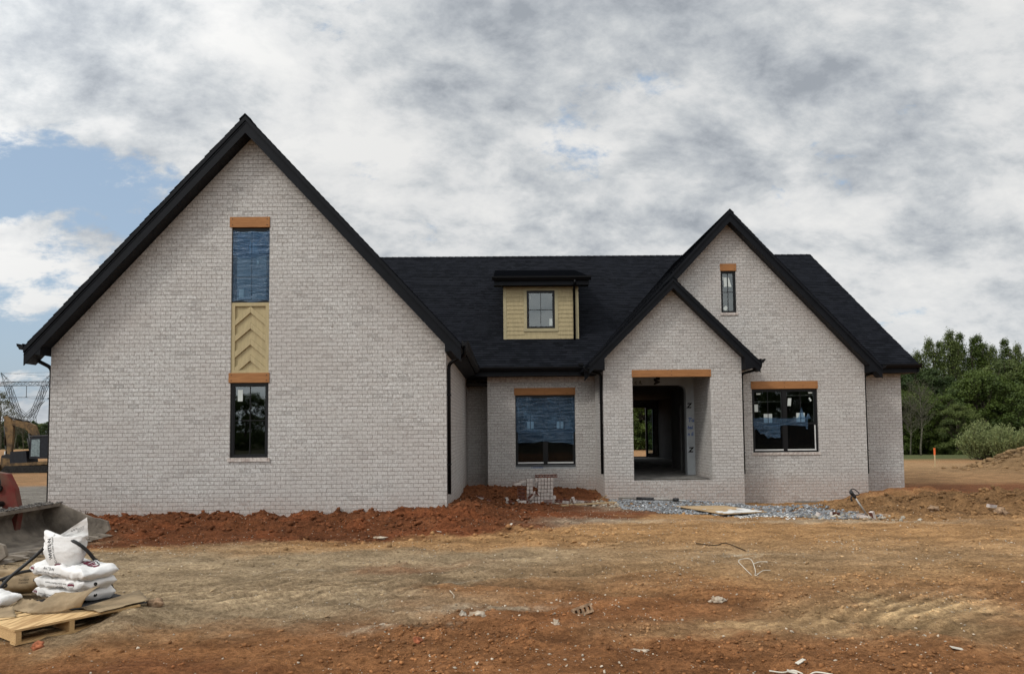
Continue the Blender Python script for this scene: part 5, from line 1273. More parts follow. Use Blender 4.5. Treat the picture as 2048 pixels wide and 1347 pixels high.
seal(ob, WL[ob.name], ot, oc+Vector((-.02, -.5, -.005)), (1, 0, 0), (0, 0, 1), fwd, .034)
cast_letter(ob, WL[ob.name], ot, 'o o o', .03, 'inkblack', oc+Vector((.03, -.5, .285)), Vector((.88, 0, .47)), Vector((-.47, 0, .88)), fwd)
for k in range(4):
    V = [(0, 0, 0), (.075, 0, 0), (.075, .0018, 0), (0, .0018, 0)]; cast_letter(ob, WL[ob.name], ot, '', 0, 'inkblack', oc+Vector((.085, -.5, .275+k*.011)), Vector((.88, 0, .47)), Vector((-.47, 0, .88)), fwd, V=V, F=[[0, 1, 2, 3]])
# torn white bag at the frame edge and the brown bag behind it
wb = lay_bag((-4.72, 6.70, .215), -12, .56, .30, .12, 6, 'white bag end lying on the pallet at the left edge, torn open over brown paper', tiltx=6)
kb = lay_bag((-5.22, 7.66, .13), 24, .74, .30, .15, 9, 'brown kraft bag with a black letter S tipped against the pallet', tiltx=-22, m='kraft', group='brown kraft bags', crease=.004)
o, t, ax, ay, az, c = kb; L_ = WL[o.name]
cast_letter(o, L_, t, 'S', .13, 'inkblack', c+ax*.02-ay*.5+az*-.045, ax, az, ay, .004); cast_letter(o, L_, t, 'Portland', .026, 'inkblack', c+ax*.17-ay*.5+az*.01, ax, az, ay, .0); cast_letter(o, L_, t, 'Cement', .026, 'inkblack', c+ax*.17-ay*.5+az*-.018, ax, az, ay, .0)
cast_letter(o, L_, t, 'M', .04, 'inkblack', c+ax*.295-ay*.5+az*-.005, ax, az, ay, .001)
V, F = disc_vf(0.002, .055, n=20); cast_letter(o, L_, t, '', 0, 'inkred', c+ax*-.08-ay*.5+az*-.03, ax, az, ay, V=V, F=F, name='badge')
k2 = lay_bag((-5.55, 8.35, .12), 15, .6, .3, .14, 14, 'second brown kraft bag lying behind the one with the letter S', tiltx=-10, m='kraft', group='brown kraft bags')
# boards poking out behind the brown bag
for i, (x0, y0, x1, y1, z) in enumerate(((-5.6, 8.15, -4.55, 8.0, .10), (-5.3, 7.95, -4.45, 7.55, .15))):
    mb = MB(); mb.obox(((x0+x1)/2, (y0+y1)/2, z+H(x0, y0)*0), Vector(((x1-x0)/2, (y1-y0)/2, -.01)), Vector((-(y1-y0), x1-x0, 0)).normalized()*.05, (0, 0, .011)); o = obj('board', mb, M['ply'], loc=((x0+x1)/2, (y0+y1)/2, z)); tag(o, ('weathered board end behind the brown bags' if i == 0 else 'short weathered board between the brown bag and the white stack'), 'board', 'boards behind the brown bags')
def smooth_path(pts, k=8):
    P = [Vector(p) for p in pts]; P = [P[0]*2-P[1]]+P+[P[-1]*2-P[-2]]; out_ = []
    for i in range(1, len(P)-2):
        for j in range(k):
            t = j/k; a, b, c, d = P[i-1:i+3]
            out_.append(.5*((2*b)+(c-a)*t+(2*a-5*b+4*c-d)*t*t+(3*b-a-3*c+d)*t**3))
    out_.append(P[-2]); return out_
mb = MB(); mb.tube(smooth_path([(-5.35, 7.25, .04), (-4.97, 7.18, .17), (-4.90, 7.30, .29), (-4.76, 7.42, .45), (-4.60, 7.40, .585), (-4.38, 7.20, .675), (-4.20, 6.98, .715), (-4.03, 6.90, .69), (-3.945, 6.95, .60), (-3.95, 7.08, .50), (-4.0, 7.25, .43), (-4.05, 7.6, .12)]), .0165, 10); o = obj('rubber_hose', mb, M['hose'], loc=(-4.9, 7.3, .1), smooth=True); tag(o, 'black rubber hose looping up over the opened bag and down behind the stack', 'hose')
mb = MB(); mb.tube(smooth_path([(-5.6, 7.4, .10), (-5.15, 7.42, .22), (-5.0, 7.62, .28), (-4.95, 7.85, .25), (-4.75, 7.75, .19), (-4.5, 7.6, .13)]), .016, 10); o = obj('rubber_hose', mb, M['hose'], loc=(-5.0, 7.6, .1), smooth=True); tag(o, 'black rubber hose lying low across the brown kraft bag', 'hose')

# ------------------------------------------------------------------ loader with its bucket on the ground
ld = thing('front_loader', 'red loader parked at the left edge, wide steel bucket lowered to the ground', 'loader', (-8.6, 11.3, 0))
BX, BY0, BY1 = -7.55, 9.75, 12.25
def bucket_part():
    prof = [(-6.80, .015), (-7.30, .02), (-7.52, .07), (-7.66, .22), (-7.70, .38), (-7.62, .50), (-7.50, .545)]
    th = .022; mb = MB()
    P = lambda q, y: (q[0], y, q[1])
    inn = prof; outp = [(x-.02 if i > 1 else x, z-th if i < 3 else z+.0) for i, (x, z) in enumerate(prof)]
    for i in range(len(prof)-1):
        a, b = inn[i], inn[i+1]; c, d = outp[i], outp[i+1]
        mb.face([P(a, BY0), P(a, BY1), P(b, BY1), P(b, BY0)]); mb.face([P(c, BY0), P(d, BY0), P(d, BY1), P(c, BY1)])
    # rolled top lip with a spill-guard box
    mb.box(-7.62, -7.40, BY0, BY1, .505, .56)
    o = obj('loader_bucket', mb, M['bucket'], ld)
    sd_ = [(-6.78, .0), (-7.30, .0), (-7.53, .05), (-7.69, .21), (-7.73, .39), (-7.63, .56), (-7.44, .56), (-7.0, .36), (-6.74, .26), (-6.66, .14)]
    for y in (BY0, BY1):
        s_ = MB(); s_.prism(sd_, 'y', y-.014, y+.014); s_.prism([(-6.95, .0), (-6.72, .0), (-6.58, .10), (-6.62, .24), (-6.76, .29), (-6.97, .30)], 'y', y-.028, y+.028)
        for k in range(3): s_.tube([(-6.72-.09*k, y-.034, .17+.03*k), (-6.72-.09*k, y+.034, .17+.03*k)], .02, 10)
        obj('side_plate', s_, M['bucket'], o)
    ed = MB(); ed.box(-6.96, -6.70, BY0, BY1, -.012, .014); obj('cutting_edge', ed, M['bucket'], o)
    y = BY0+.05
    while y < BY1:
        t_ = MB(); t_.prism([(-6.95, .02), (-6.74, .055), (-6.52, .012), (-6.74, -.03), (-6.95, -.02)], 'y', y-.035, y+.035); obj('tooth', t_, M['bucket'], o); y += .30
    return o
bk_ = bucket_part()
cx_, cy_ = sample(260, -7.66, -7.38, BY0, BY1, lambda X, Y: .4+.6*(fbm(X, Y, 3, 2, 5) > .5))
lumps('rubble', cx_, cy_, .010+.018*rng.random(len(cx_)), np.array((.15, .14, .13))*(.5+.8*rng.random((len(cx_), 1))), 'grey mud and grit caked along the top of the loader bucket', .2, Z=np.full(len(cx_), .56))
for y in (10.55, 11.55):
    a = MB(); a.prism([(-7.66, .10), (-7.60, .50), (-7.68, .85), (-7.80, 1.08), (-8.1, 1.14), (-9.6, 1.25), (-9.6, 1.08), (-8.15, .96), (-7.95, .80), (-7.85, .55), (-7.84, .12)], 'y', y-.06, y+.06)
    la = obj('lift_arm', a, M['redpaint'], ld)
    c_ = MB(); c_.tube([(-8.75, y-.12, .78), (-8.1, y-.12, .62)], .045, 10); c_.tube([(-8.1, y-.12, .62), (-7.72, y-.12, .42)], .022, 8); obj('hydraulic_cylinder', c_, M['blacksteel'], la, smooth=True)
    p_ = MB(); p_.prism([(-7.72, .06), (-7.72, .48), (-7.90, .60), (-8.0, .45), (-7.95, .10)], 'y', y+.08, y+.11); p_.tube([(-7.82, y-.1, .3), (-7.82, y+.14, .3)], .035, 10); p_.tube([(-7.9, y-.1, .86), (-7.9, y+.1, .86)], .05, 12); obj('pin_bracket', p_, M['blacksteel'], la)
a = MB(); a.box(-7.95, -7.72, 10.4, 11.7, .10, .46); a.tube([(-7.86, 10.4, .62), (-7.86, 11.7, .62)], .045, 10); obj('quick_coupler', a, M['blacksteel'], ld)
for k, (y, z) in enumerate(((10.75, .95), (10.85, 1.02), (11.3, .98))):
    a = MB(); a.tube(smooth_path([(-8.6, y, z+.15), (-8.1, y+.03, z+.18), (-7.78, y, z+.02), (-7.85, y-.02, z-.3), (-7.95, y, z-.5)]), .017, 8); obj('hydraulic_hose', a, M['hose'], ld, smooth=True)
a = MB(); a.prism([(-9.2, .55), (-9.15, 1.2), (-9.5, 1.45), (-11.6, 1.5), (-11.8, .9), (-11.6, .5)], 'y', 10.7, 11.4); obj('hood', a, M['redpaint'], ld)
for x, y, r_ in ((-9.55, 10.3, .42), (-9.55, 11.8, .42), (-11.6, 10.2, .62), (-11.6, 11.9, .62)):
    a = MB(); a.tube([(x, y-.16, r_), (x, y-.12, r_), (x, y+.12, r_), (x, y+.16, r_)], [r_*.9, r_, r_, r_*.9], 28); wh = obj('wheel', a, M['rubber'], ld); a = MB(); a.tube([(x, y-.17, r_), (x, y+.17, r_)], r_*.55, 20); obj('rim', a, M['redpaint'], wh)
a = MB(); a.box(-11.4, -11.0, 10.8, 11.3, 1.5, 1.62); a.box(-11.5, -11.4, 10.8, 11.3, 1.5, 2.0); obj('seat', a, M['blacksteel'], ld)

# ------------------------------------------------------------------ things lying before the porch
def on_ground(pts, off=.0): return [(x, y, H(x, y)+off) for x, y in pts]
pl = on_ground([(4.18, 14.95), (5.35, 15.0), (5.35, 17.2), (4.10, 17.0)], .05)
mb = MB(); q = [Vector(p) for p in ((3.97, 16.95, .03), (4.42, 14.75, .055), (5.40, 15.0, .0), (5.15, 17.15, -.03))]
zb = [H(p.x, p.y)+.075 for p in q]; q = [Vector((p.x, p.y, z)) for p, z in zip(q, zb)]; ctr = sum(q, Vector())/4
def slab(q, t):
    mb = MB(); lo = [p-Vector((0, 0, t)) for p in q]; mb.face(q); mb.face(lo[::-1])
    for i in range(4): j = (i+1) % 4; mb.face([lo[i], lo[j], q[j], q[i]])
    return mb
q = [q[1], q[2], q[3], q[0]]
sheet_m = slab(q, .014); o = obj('plywood_sheet', sheet_m, M['ply'], loc=tuple(ctr)); tag(o, 'tan plywood sheet on the gravel, splashed white at its near edge', 'plywood sheet'); WL[o.name] = tuple(ctr)
def splash(cx, cy, rx, ry, seed, z, nm='white_splash', par=None):
    mb = MB(); pts = []; n = 40
    for i in range(n):
        a = 2*math.pi*i/n; r_ = 1+.6*mnoise.noise(Vector((math.cos(a)*1.8+seed, math.sin(a)*1.8, 0)))+.22*mnoise.noise(Vector((math.cos(a)*6, math.sin(a)*6+seed, 1)))
        pts.append((cx+rx*r_*math.cos(a), cy+ry*r_*math.sin(a)))
    return pts
bq = BVHTree.FromPolygons([Vector(v) for v in sheet_m.v], sheet_m.f)
mb = MB()
for cx, cy, rx, ry, sd_ in ((5.02, 15.2, .36, .30, 1), (4.70, 15.05, .28, .20, 2), (5.15, 15.75, .18, .35, 3), (4.5, 15.3, .07, .10, 4), (4.35, 15.9, .04, .05, 5), (4.6, 16.2, .03, .05, 6), (4.85, 15.7, .05, .05, 8)):
    P3 = []
    for x, y in splash(cx, cy, rx, ry, sd_, 0):
        h, _, _, _ = bq.ray_cast(Vector((x, y, 2)), Vector((0, 0, -1)))
        P3.append(h+Vector((0, 0, .004)) if h else None)
    P3 = [p for p in P3 if p is not None]
    if len(P3) > 4: mb = MB(); mb.face(P3); obj('white_splash', mb, M['plaster'], o)
X_, Y_ = sample(420, 4.6, 6.6, 13.6, 15.1, lambda X, Y: gau(X, Y, 5.5, 14.45, .8, .28, -10))
lumps('plaster_crumbs', X_, Y_, .012+.02*rng.random(len(X_)), np.array((.66, .65, .62))*(.7+.4*rng.random((len(X_), 1))), 'white plaster crumbs spilled over the gravel edge', .1, flat=.5)
# black and white pole
def rod(name, a, b, r_, m, label, cat, bands=None):
    mb = MB(); mb.tube([a, b], r_, 10); o = obj(name, mb, M[m], loc=a, smooth=True); tag(o, label, cat); WL[o.name] = tuple(a); return o
za = H(2.95, 18.2)+.13; zb_ = H(4.15, 17.35)+.17
o = rod('prop_pole', (2.85, 18.25, za), (4.10, 17.35, zb_), .027, 'pipe', 'slim grey pole with a black grip lying on the gravel', 'pole')
a_, b_ = Vector((2.85, 18.25, za)), Vector((4.10, 17.35, zb_)); mb = MB(); mb.tube([a_.lerp(b_, .32), a_.lerp(b_, .62)], .036, 10); obj('grip', mb, M['iron'], o, smooth=True); mb = MB(); mb.tube([a_.lerp(b_, .94), a_.lerp(b_, 1.02)], .045, 10); obj('end_fitting', mb, M['iron'], o, smooth=True)
def plank(a, b, wd, th, m, label, name='plank', cat='plank'):
    mb = MB(); mb.bar(a, b, wd, th); o = obj(name, mb, M[m], loc=a); return tag(o, label, cat)
plank((3.95, 17.9, H(3.95, 17.9)+.09), (4.45, 17.95, H(4.45, 17.95)+.10), .05, .02, 'whitevinyl', 'short white strip beside the grey pole on the gravel', 'trim_strip', 'trim strip')
plank((3.1, 19.2, H(3.1, 19.2)+.07), (3.7, 19.3, H(3.7, 19.3)+.09), .03, .015, 'whitevinyl', 'thin white strip on the gravel close to the porch wall', 'trim_strip', 'trim strip')
plank((1.35, 17.55, H(1.35, 17.55)+.03), (2.75, 18.0, H(2.75, 18)+.06), .09, .03, 'ply', 'tan timber offcut on the clay right of the brick pile', 'timber_offcut', 'timber')
plank((2.42, 19.25, H(2.42, 19.25)+.02), (2.62, 18.75, H(2.62, 18.75)+.18), .03, .02, 'ply', 'thin stick propped at the porch corner', 'timber_offcut', 'timber')
plank((11.05, 18.9, .02+H(11.05, 18.9)), (12.6, 18.75, H(12.6, 18.75)+.05), .16, .04, 'ply', 'weathered plank lying on the churned soil right of the house', 'timber_plank')
plank((6.3, 14.9, H(6.3, 14.9)+.03), (6.75, 14.75, H(6.75, 14.75)+.03), .035, .025, 'concrete', 'grey mortar strip in the rubble before the right gable', 'mortar_strip', 'mortar strip')
plank((-.02, 13.35, H(0, 13.35)+.02), (.14, 13.45, H(.14, 13.4)+.035), .09, .02, 'chalk', 'white scrap on the red clay before the brick pile', 'foam_scrap', 'scrap')
# yard hydrant, leaning
hb = Vector((7.25, 14.45, H(7.25, 14.45)-.05)); ht = Vector((6.98, 14.50, .30))
yh = thing('yard_hydrant', 'yard hydrant on a leaning grey pipe, dark cast head and open lever handle', 'yard hydrant', tuple(hb)); ax = (ht-hb).normalized()
mb = MB(); mb.tube([hb, ht], .017, 10); obj('pipe', mb, M['pipe'], yh, smooth=True)
sx = Vector((ax.z, 0, -ax.x)).normalized()
mb = MB(); mb.tube([ht-ax*.03, ht+ax*.03, ht+ax*.05, ht+ax*.14], [.026, .034, .028, .028], 12)
mb.tube([ht+ax*.02-sx*.0, ht+ax*.03-sx*.06, ht-ax*.0-sx*.085, ht-ax*.05-sx*.09], [.018, .016, .016, .02], 10); obj('head', mb, M['iron'], yh, smooth=True)
hp = ht+ax*.12
mb = MB(); mb.tube(smooth_path([hp-sx*.02+ax*.015, hp+sx*.03+ax*.03, hp+sx*.075+ax*.005, hp+sx*.11-ax*.08, hp+sx*.10-ax*.13, hp+sx*.05-ax*.115, hp+sx*.02-ax*.10], 5), .010, 8); mb.tube([hp-sx*.01, hp-sx*.01-ax*.07], .036, 10); obj('lever_handle', mb, M['iron'], yh, smooth=True)
# twig, straps, litter
def litter(name, pts, r_, m, label, cat, k=6, n=6):
    P3 = [(x, y, H(x, y)+z) for x, y, z in pts]; mb = MB(); mb.tube(smooth_path(P3, k), r_, n); o = obj(name, mb, M[m], loc=P3[0], smooth=True); return tag(o, label, cat)
litter('twig', [(2.85, 10.9, .01), (3.05, 10.62, .02), (3.22, 10.66, .03), (3.42, 10.40, .01)], .008, 'twig', 'dark crooked twig lying on the tan clay', 'twig', 3)
litter('wood_splinter', [(-.58, 7.62, .01), (-.53, 7.5, .025), (-.52, 7.33, .01)], .006, 'stone', 'pale curved wood splinter on the sandy strip', 'splinter', 4)
litter('plastic_strap', [(2.90, 8.62, .01), (2.85, 8.78, .03), (2.86, 8.98, .05), (2.95, 9.04, .08), (3.00, 8.92, .06), (2.97, 8.70, .03), (2.93, 8.58, .01), (3.06, 8.70, .03), (3.16, 8.72, .01)], .0042, 'chalk', 'looped off-white plastic strap on the tan clay', 'plastic strap', 5)
litter('plastic_strap', [(3.06, 9.02, .01), (3.12, 9.0, .03), (3.18, 9.05, .03), (3.22, 8.98, .01)], .005, 'chalk', 'short curl of off-white strap beside the looped one', 'plastic strap', 4)
litter('paper_scrap', [(1.90, 5.33, .012), (1.99, 5.30, .014), (2.06, 5.29, .02), (2.10, 5.22, .012)], .006, 'chalk', 'torn white strip on the red clay at the bottom edge', 'scrap', 5)
litter('paper_scrap', [(2.03, 5.20, .01), (2.10, 5.17, .012), (2.18, 5.20, .02), (2.27, 5.12, .01)], .006, 'chalk', 'frayed white strip just below the torn one', 'scrap', 5)
def flake(x, y, w_, d_, rz, m, label, z=.012, tilt=10, name='paper_scrap', cat='scrap'):
    mb = MB(); c = Vector((x, y, H(x, y)+z)); a = Matrix.Rotation(R(rz), 3, 'Z') @ Matrix.Rotation(R(tilt), 3, 'Y'); mb.obox(c, a @ Vector((w_/2, 0, 0)), a @ Vector((0, d_/2, 0)), a @ Vector((0, 0, .003))); o = obj(name, mb, M[m], loc=tuple(c)); return tag(o, label, cat)
flake(2.15, 5.38, .075, .035, 20, 'chalk', 'small white rectangle of paper near the bottom edge', tilt=-18)
flake(2.04, 5.26, .07, .045, -20, 'chalk', 'white folded scrap joining the two torn strips', .02)
flake(-1.15, 12.6, .10, .05, 10, 'chalk', 'small white scrap on the dark red clay near the left wing corner')
flake(8.2, 11.2, .14, .05, 10, 'chalk', 'crumpled pale scrap on the tan clay at the right', tilt=6)
flake(3.45, 5.6, .10, .05, -10, 'chalk', 'white scrap on the red clay at the lower right')
# survey stake
sx_, sy_ = 22.6, 38.0; z_ = H(sx_, sy_); stk = thing('survey_stake', 'pale survey stake with an orange top standing in the bare field', 'stake', (sx_, sy_, z_))
mb = MB(); mb.box(sx_-.028, sx_+.028, sy_-.02, sy_+.02, z_-.1, z_+.95); obj('post', mb, M['stakewood'], stk); mb = MB(); mb.box(sx_-.036, sx_+.036, sy_-.026, sy_+.026, z_+.62, z_+.98); obj('flagging', mb, M['orange'], stk)

# ------------------------------------------------------------------ excavator in the yard beyond
EXY = 55.0; ez0 = H(-36, 55)
ex = thing('excavator', 'muddy ochre excavator with raised boom parked in the dirt left of the house', 'excavator', (-35.5, EXY, ez0))
def ep(name, poly, y0, y1, m, par=None): mb = MB(); mb.prism(poly, 'y', EXY+y0, EXY+y1); return obj(name, mb, M[m], par or ex)
boom = ep('boom', [(-37.05, 2.62), (-36.9, 2.80), (-35.75, 2.60), (-35.25, 2.35), (-34.95, 1.5), (-34.70, .0), (-35.15, .0), (-35.45, 1.3), (-35.75, 1.98), (-36.0, 2.12), (-36.95, 2.42)], -.20, .12, 'yellow')
ep('stick', [(-37.52, 3.05), (-37.30, 3.10), (-37.0, 2.85), (-36.80, 2.2), (-36.85, .9), (-36.95, -.05), (-37.18, -.05), (-37.28, 1.2), (-37.45, 2.2)], -.22, .02, 'yellow')
mb = MB(); mb.tube([(-37.3, EXY-.1, 3.02), (-36.2, EXY-.1, 2.72)], .07, 10); mb.tube([(-36.2, EXY-.1, 2.72), (-35.7, EXY-.1, 2.60)], .10, 10); mb.tube([(-35.55, EXY-.3, 1.75), (-35.2, EXY-.3, .2)], .08, 10); mb.tube([(-35.95, EXY+.2, 1.4), (-35.7, EXY+.2, .1)], .07, 10); mb.tube([(-37.5, EXY-.1, 2.4), (-37.42, EXY-.1, .9)], .07, 10); mb.tube([(-37.42, EXY-.1, .9), (-37.3, EXY-.1, .1)], .04, 10); obj('hydraulic_cylinder', mb, M['blacksteel'], ex, smooth=True)
mb = MB(); mb.tube([(-37.42, EXY-.11, .45), (-37.42, EXY-.11, -.1)], .06, 8); obj('cylinder_rod', mb, M['whitevinyl'], ex)
ep('digging_bucket', [(-37.5, -.05), (-36.9, -.1), (-36.6, -.55), (-36.55, -1.0), (-36.9, -1.12), (-37.3, -1.05), (-37.55, -.6)], -.45, .45, 'yellow')
ep('bucket_linkage', [(-37.55, .15), (-37.1, .25), (-36.6, .05), (-36.5, -.15), (-37.1, -.25), (-37.6, -.1)], -.3, .2, 'blacksteel')
cab = ep('cab', [(-35.05, -.1), (-34.98, 1.42), (-34.85, 1.52), (-33.3, 1.58), (-33.2, -.1)], -1.0, .1, 'navy')
ep('cab_window', [(-34.93, .08), (-34.88, 1.30), (-34.28, 1.33), (-34.28, .05)], -1.02, -1.004, 'cabglass', cab); ep('cab_roof', [(-35.05, 1.52), (-35.0, 1.60), (-33.2, 1.68), (-33.2, 1.58)], -1.05, .15, 'galv', cab)
ep('engine_cover', [(-36.45, -.42), (-36.45, .42), (-35.3, .50), (-35.2, -.42)], -1.0, .3, 'navy'); ep('upper_frame', [(-36.5, -.62), (-36.5, -.42), (-32.6, -.28), (-32.6, -.52)], -1.05, 1.0, 'yellow'); ep('counterweight', [(-33.2, -.5), (-33.2, .7), (-32.4, .6), (-32.3, -.5)], -1.0, 1.0, 'yellow')
for s in (-1, 1): ep('track', [(-37.0, -.95), (-36.75, -.62), (-33.2, -.62), (-32.95, -.95), (-33.2, ez0), (-36.75, ez0)], s*.9-.25, s*.9+.25, 'rubber')
ep('dozer_blade', [(-37.75, ez0), (-37.55, ez0), (-37.5, -.55), (-37.7, -.55)], -1.0, 1.0, 'yellow')

# ------------------------------------------------------------------ transmission tower and its wires
py = thing('transmission_tower', 'grey lattice transmission tower with a wide crossarm far behind the excavator', 'transmission tower', (-262, 400, -8))
def strut(mb, a, b, w_=.17): mb.bar(a, b, w_)
tw = MB(); cx = -262.0; TYB = 400.0; B = lambda x, z, y=0: (cx+x, TYB+y, z)
def lace(a0, a1, b0, b1, n, mb, w_=.14):
    a0, a1, b0, b1 = map(Vector, (a0, a1, b0, b1)); mb.bar(a0, a1, w_*1.35); mb.bar(b0, b1, w_*1.35)
    for i in range(n):
        t0, t1 = i/n, (i+1)/n; p, q = a0.lerp(a1, t0), b0.lerp(b1, t0); r_, s_ = a0.lerp(a1, t1), b0.lerp(b1, t1)
        mb.bar(p, s_, w_); mb.bar(q, r_, w_*.8)
        mb.bar(r_, s_, w_*.8)
for dy in (-.9, .9):
    for s in (-1, 1):
        lace(B(s*4.9, 11, dy), B(s*11.6, 28.3, dy), B(s*2.0, 11, dy), B(s*8.6, 28.3, dy), 5, tw)
        lace(B(s*2.0, 11, dy), B(s*9.6, 20, dy), B(s*2.0, 11, dy), B(-s*.2, 11, dy), 1, tw)
        strut(tw, B(s*9.1, 28.3, dy), B(s*8.2, 20.5, dy)); strut(tw, B(-s*2, 11, dy), B(s*6.3, 18.2, dy), .14)
        lace(B(s*4.9, 11, dy), B(s*6.6, -9, dy*3), B(s*1.6, 11, dy), B(s*3.4, -9, dy*3), 5, tw)
        strut(tw, B(s*11.6, 28.3, dy), B(s*14.2, 35.6)); strut(tw, B(s*9.2, 30.5, dy), B(s*14.2, 35.6)); strut(tw, B(s*12.2, 31.5), B(s*10.6, 33))
    strut(tw, B(-5, 11, dy), B(5, 11, dy), .2)
obj('tower_body', tw, M['galv'], py)
ca = MB(); 
for dy in (-1.2, 1.2):
    lace(B(-21, 28.3, dy), B(21, 28.3, dy), B(-14, 30.5, dy), B(14, 30.5, dy), 9, ca, .13); strut(ca, B(-21, 28.3, dy), B(-14, 30.5, dy)); strut(ca, B(21, 28.3, dy), B(14, 30.5, dy))
obj('crossarm', ca, M['galv'], py)
ins_ = MB()
for x, l_ in ((0, 6.0), (-20, 5), (20, 5)): ins_.tube([B(x, 28.3), B(x, 28.3-l_)], .16, 6); ins_.tube([B(x, 28.3-l_), B(x, 27.9-l_)], .45, 8)
obj('insulator', ins_, M['iron'], py)
for i, (x, z) in enumerate(((0, 22), (-20, 23), (20, 23), (-14.2, 35.6), (14.2, 35.6))):
    mb = MB(); P1 = Vector(B(x, z)); P2 = P1+Vector((260, 120, -1)); P0 = P1+Vector((-260, -120, 1)); pts = []
    for (a, b) in ((P0, P1), (P1, P2)):
        for k in range(13): t = k/12; p = a.lerp(b, t); p = p-Vector((0, 0, 9*4*t*(1-t)*.6)); pts.append(p)
    mb.tube(pts, .055, 4); o = obj('power_line', mb, M['galv'], loc=tuple(P1)); tag(o, ('power line hanging from the middle insulator', 'power line hanging from the left arm end', 'power line hanging from the right arm end', 'shield wire from the left peak of the tower', 'shield wire from the right peak of the tower')[i], 'power line', 'power lines on the transmission tower')

# ------------------------------------------------------------------ trees
def tree_meshes(kind, seed, nleaf, Ht, W, leaf, cols, base=.12, narrow=0., clumps=60, upright=0.):
    rs = np.random.default_rng(seed); random.seed(seed)
    # limbs
    tb = MB(); tr_ = (Ht*.018+.05)*(.5 if kind == 'bare' else 1); pts = [(0, 0, -.6)]; x = y = 0
    for i in range(1, 9): x += rs.normal()*Ht*.006; y += rs.normal()*Ht*.006; pts.append((x, y, Ht*.93*i/8))
    tb.tube(pts, [tr_*(1.15-.13*i) for i in range(9)], 7)
    tips = []
    for k in range(26 if kind != 'bare' else 60):
        t = base+.05+(.88-base)*rs.random(); i = int(t*8); p0 = Vector(pts[i]).lerp(Vector(pts[min(i+1, 8)]), t*8-i)
        a = rs.random()*6.28; prof = math.sin(math.pi*min(1, max(.02, (t-base*.5)))**.8)**.6; ln = W*.5*prof*(.5+.6*rs.random())*(1-.5*narrow)
        el = .35+.7*rs.random()+upright
        d = Vector((math.cos(a)*math.cos(el), math.sin(a)*math.cos(el), math.sin(el))); mid = p0+d*ln*.5; end = mid+(d+Vector((0, 0, .3))).normalized()*ln*.55
        r0 = tr_*(.42-.25*t); tb.tube([p0, mid, end], [r0, r0*.6, r0*.2], 5, cap=False); tips.append(end)
        for _ in range(3 if kind != 'bare' else 7):
            q0 = p0.lerp(end, .3+.6*rs.random()); dd = (d+Vector(rs.normal(size=3))*.5+Vector((0, 0, .25))).normalized(); e2 = q0+dd*ln*(.25+.3*rs.random()); tb.tube([q0, q0.lerp(e2, .5)+Vector((0, 0, .03)), e2], [r0*.4, r0*.28, r0*.1], 4, cap=False); tips.append(e2)
    trunk = mesh_of(tb, M['palebark'] if kind in ('bare', 'halfbare') else M['bark'], True)
    # foliage: clumps of small leaf faces
    C = []
    while len(C) < clumps:
        h = base+(1-base)*rs.random()**.85; w_ = (np.sin(np.pi*np.clip((h-base*.6)/(1.02-base*.6), 0, 1)**(.75 if narrow < .4 else .6)))**(.65)
        r_ = W/2*w_*(.25+.75*rs.random()**.45); a = rs.random()*6.28
        lob = 1+.22*math.sin(3*a+seed)+.15*math.sin(5*a+seed*2+h*6)
        C.append((math.cos(a)*r_*lob, math.sin(a)*r_*lob, h*Ht*(1-.04*(r_/W))))
    C = np.array(C); per = nleaf//clumps; n = per*clumps
    rad = (W*.085+Ht*.022*(1-narrow*.7))*(.6+.8*rs.random(clumps)); cen = np.repeat(C, per, 0); rr = np.repeat(rad, per)
    off = rs.normal(size=(n, 3)); off /= np.linalg.norm(off, axis=1)[:, None]; off *= (rs.random(n)**.45)[:, None]*rr[:, None]; off[:, 2] *= (.62 if narrow < .4 else 1.5)+upright
    P_ = cen+off
    nrm = off/np.maximum(rr[:, None], 1e-3)*.9+rs.normal(size=(n, 3))*.55+np.array((0, 0, .5)); nrm /= np.linalg.norm(nrm, axis=1)[:, None]
    t1 = np.cross(nrm, rs.normal(size=(n, 3))); t1 /= np.linalg.norm(t1, axis=1)[:, None]; t2 = np.cross(nrm, t1)
    s_ = leaf*(.55+.9*rs.random(n))[:, None]
    V = np.stack([P_-t1*s_, P_-t2*s_*.55+nrm*s_*.12, P_+t1*s_, P_+t2*s_*.55+nrm*s_*.12], 1).reshape(-1, 3)
    F = np.arange(4*n).reshape(-1, 4); c0, c1 = np.array(cols[0]), np.array(cols[1])
    ct = np.repeat(rs.random(clumps), per); m_ = np.clip(ct*.7+.4*rs.random(n), 0, 1)[:, None]; col = c0*(1-m_)+c1*m_; col *= (.8+.4*rs.random((n, 1)))
    crown = fast_mesh('crown', V, F, M['leaf'], np.repeat(col, 4, 0))
    return trunk, crown
def tree(protos, key, x, y, s, label, group, name='tree', rz=None, z=None, sz=1., cat='tree'):
    tk, cr = protos[key]; z = H(x, y) if z is None else z
    o = bpy.data.objects.new(name, None); COL.objects.link(o); o.location = (x, y, z-.1); o.rotation_euler = (0, 0, random.random()*6.28 if rz is None else rz); o.scale = (s, s, s*sz); tag(o, label, cat, group)
    for nm, me in (('trunk', tk), ('crown', cr)):
        if me is None: continue
        c = bpy.data.objects.new(nm, me); COL.objects.link(c); c.parent = o
    return o
G1 = ((.024, .042, .009), (.092, .130, .024)); G2 = ((.020, .036, .010), (.058, .088, .024)); G3 = ((.045, .066, .018), (.140, .175, .05)); GY = ((.12, .15, .055), (.27, .31, .13)); GB = ((.06, .065, .035), (.10, .10, .05))
PR = {}
PR['broad'] = tree_meshes('full', 3, 21000, 10, 9, .125, G1, base=.04, clumps=110)
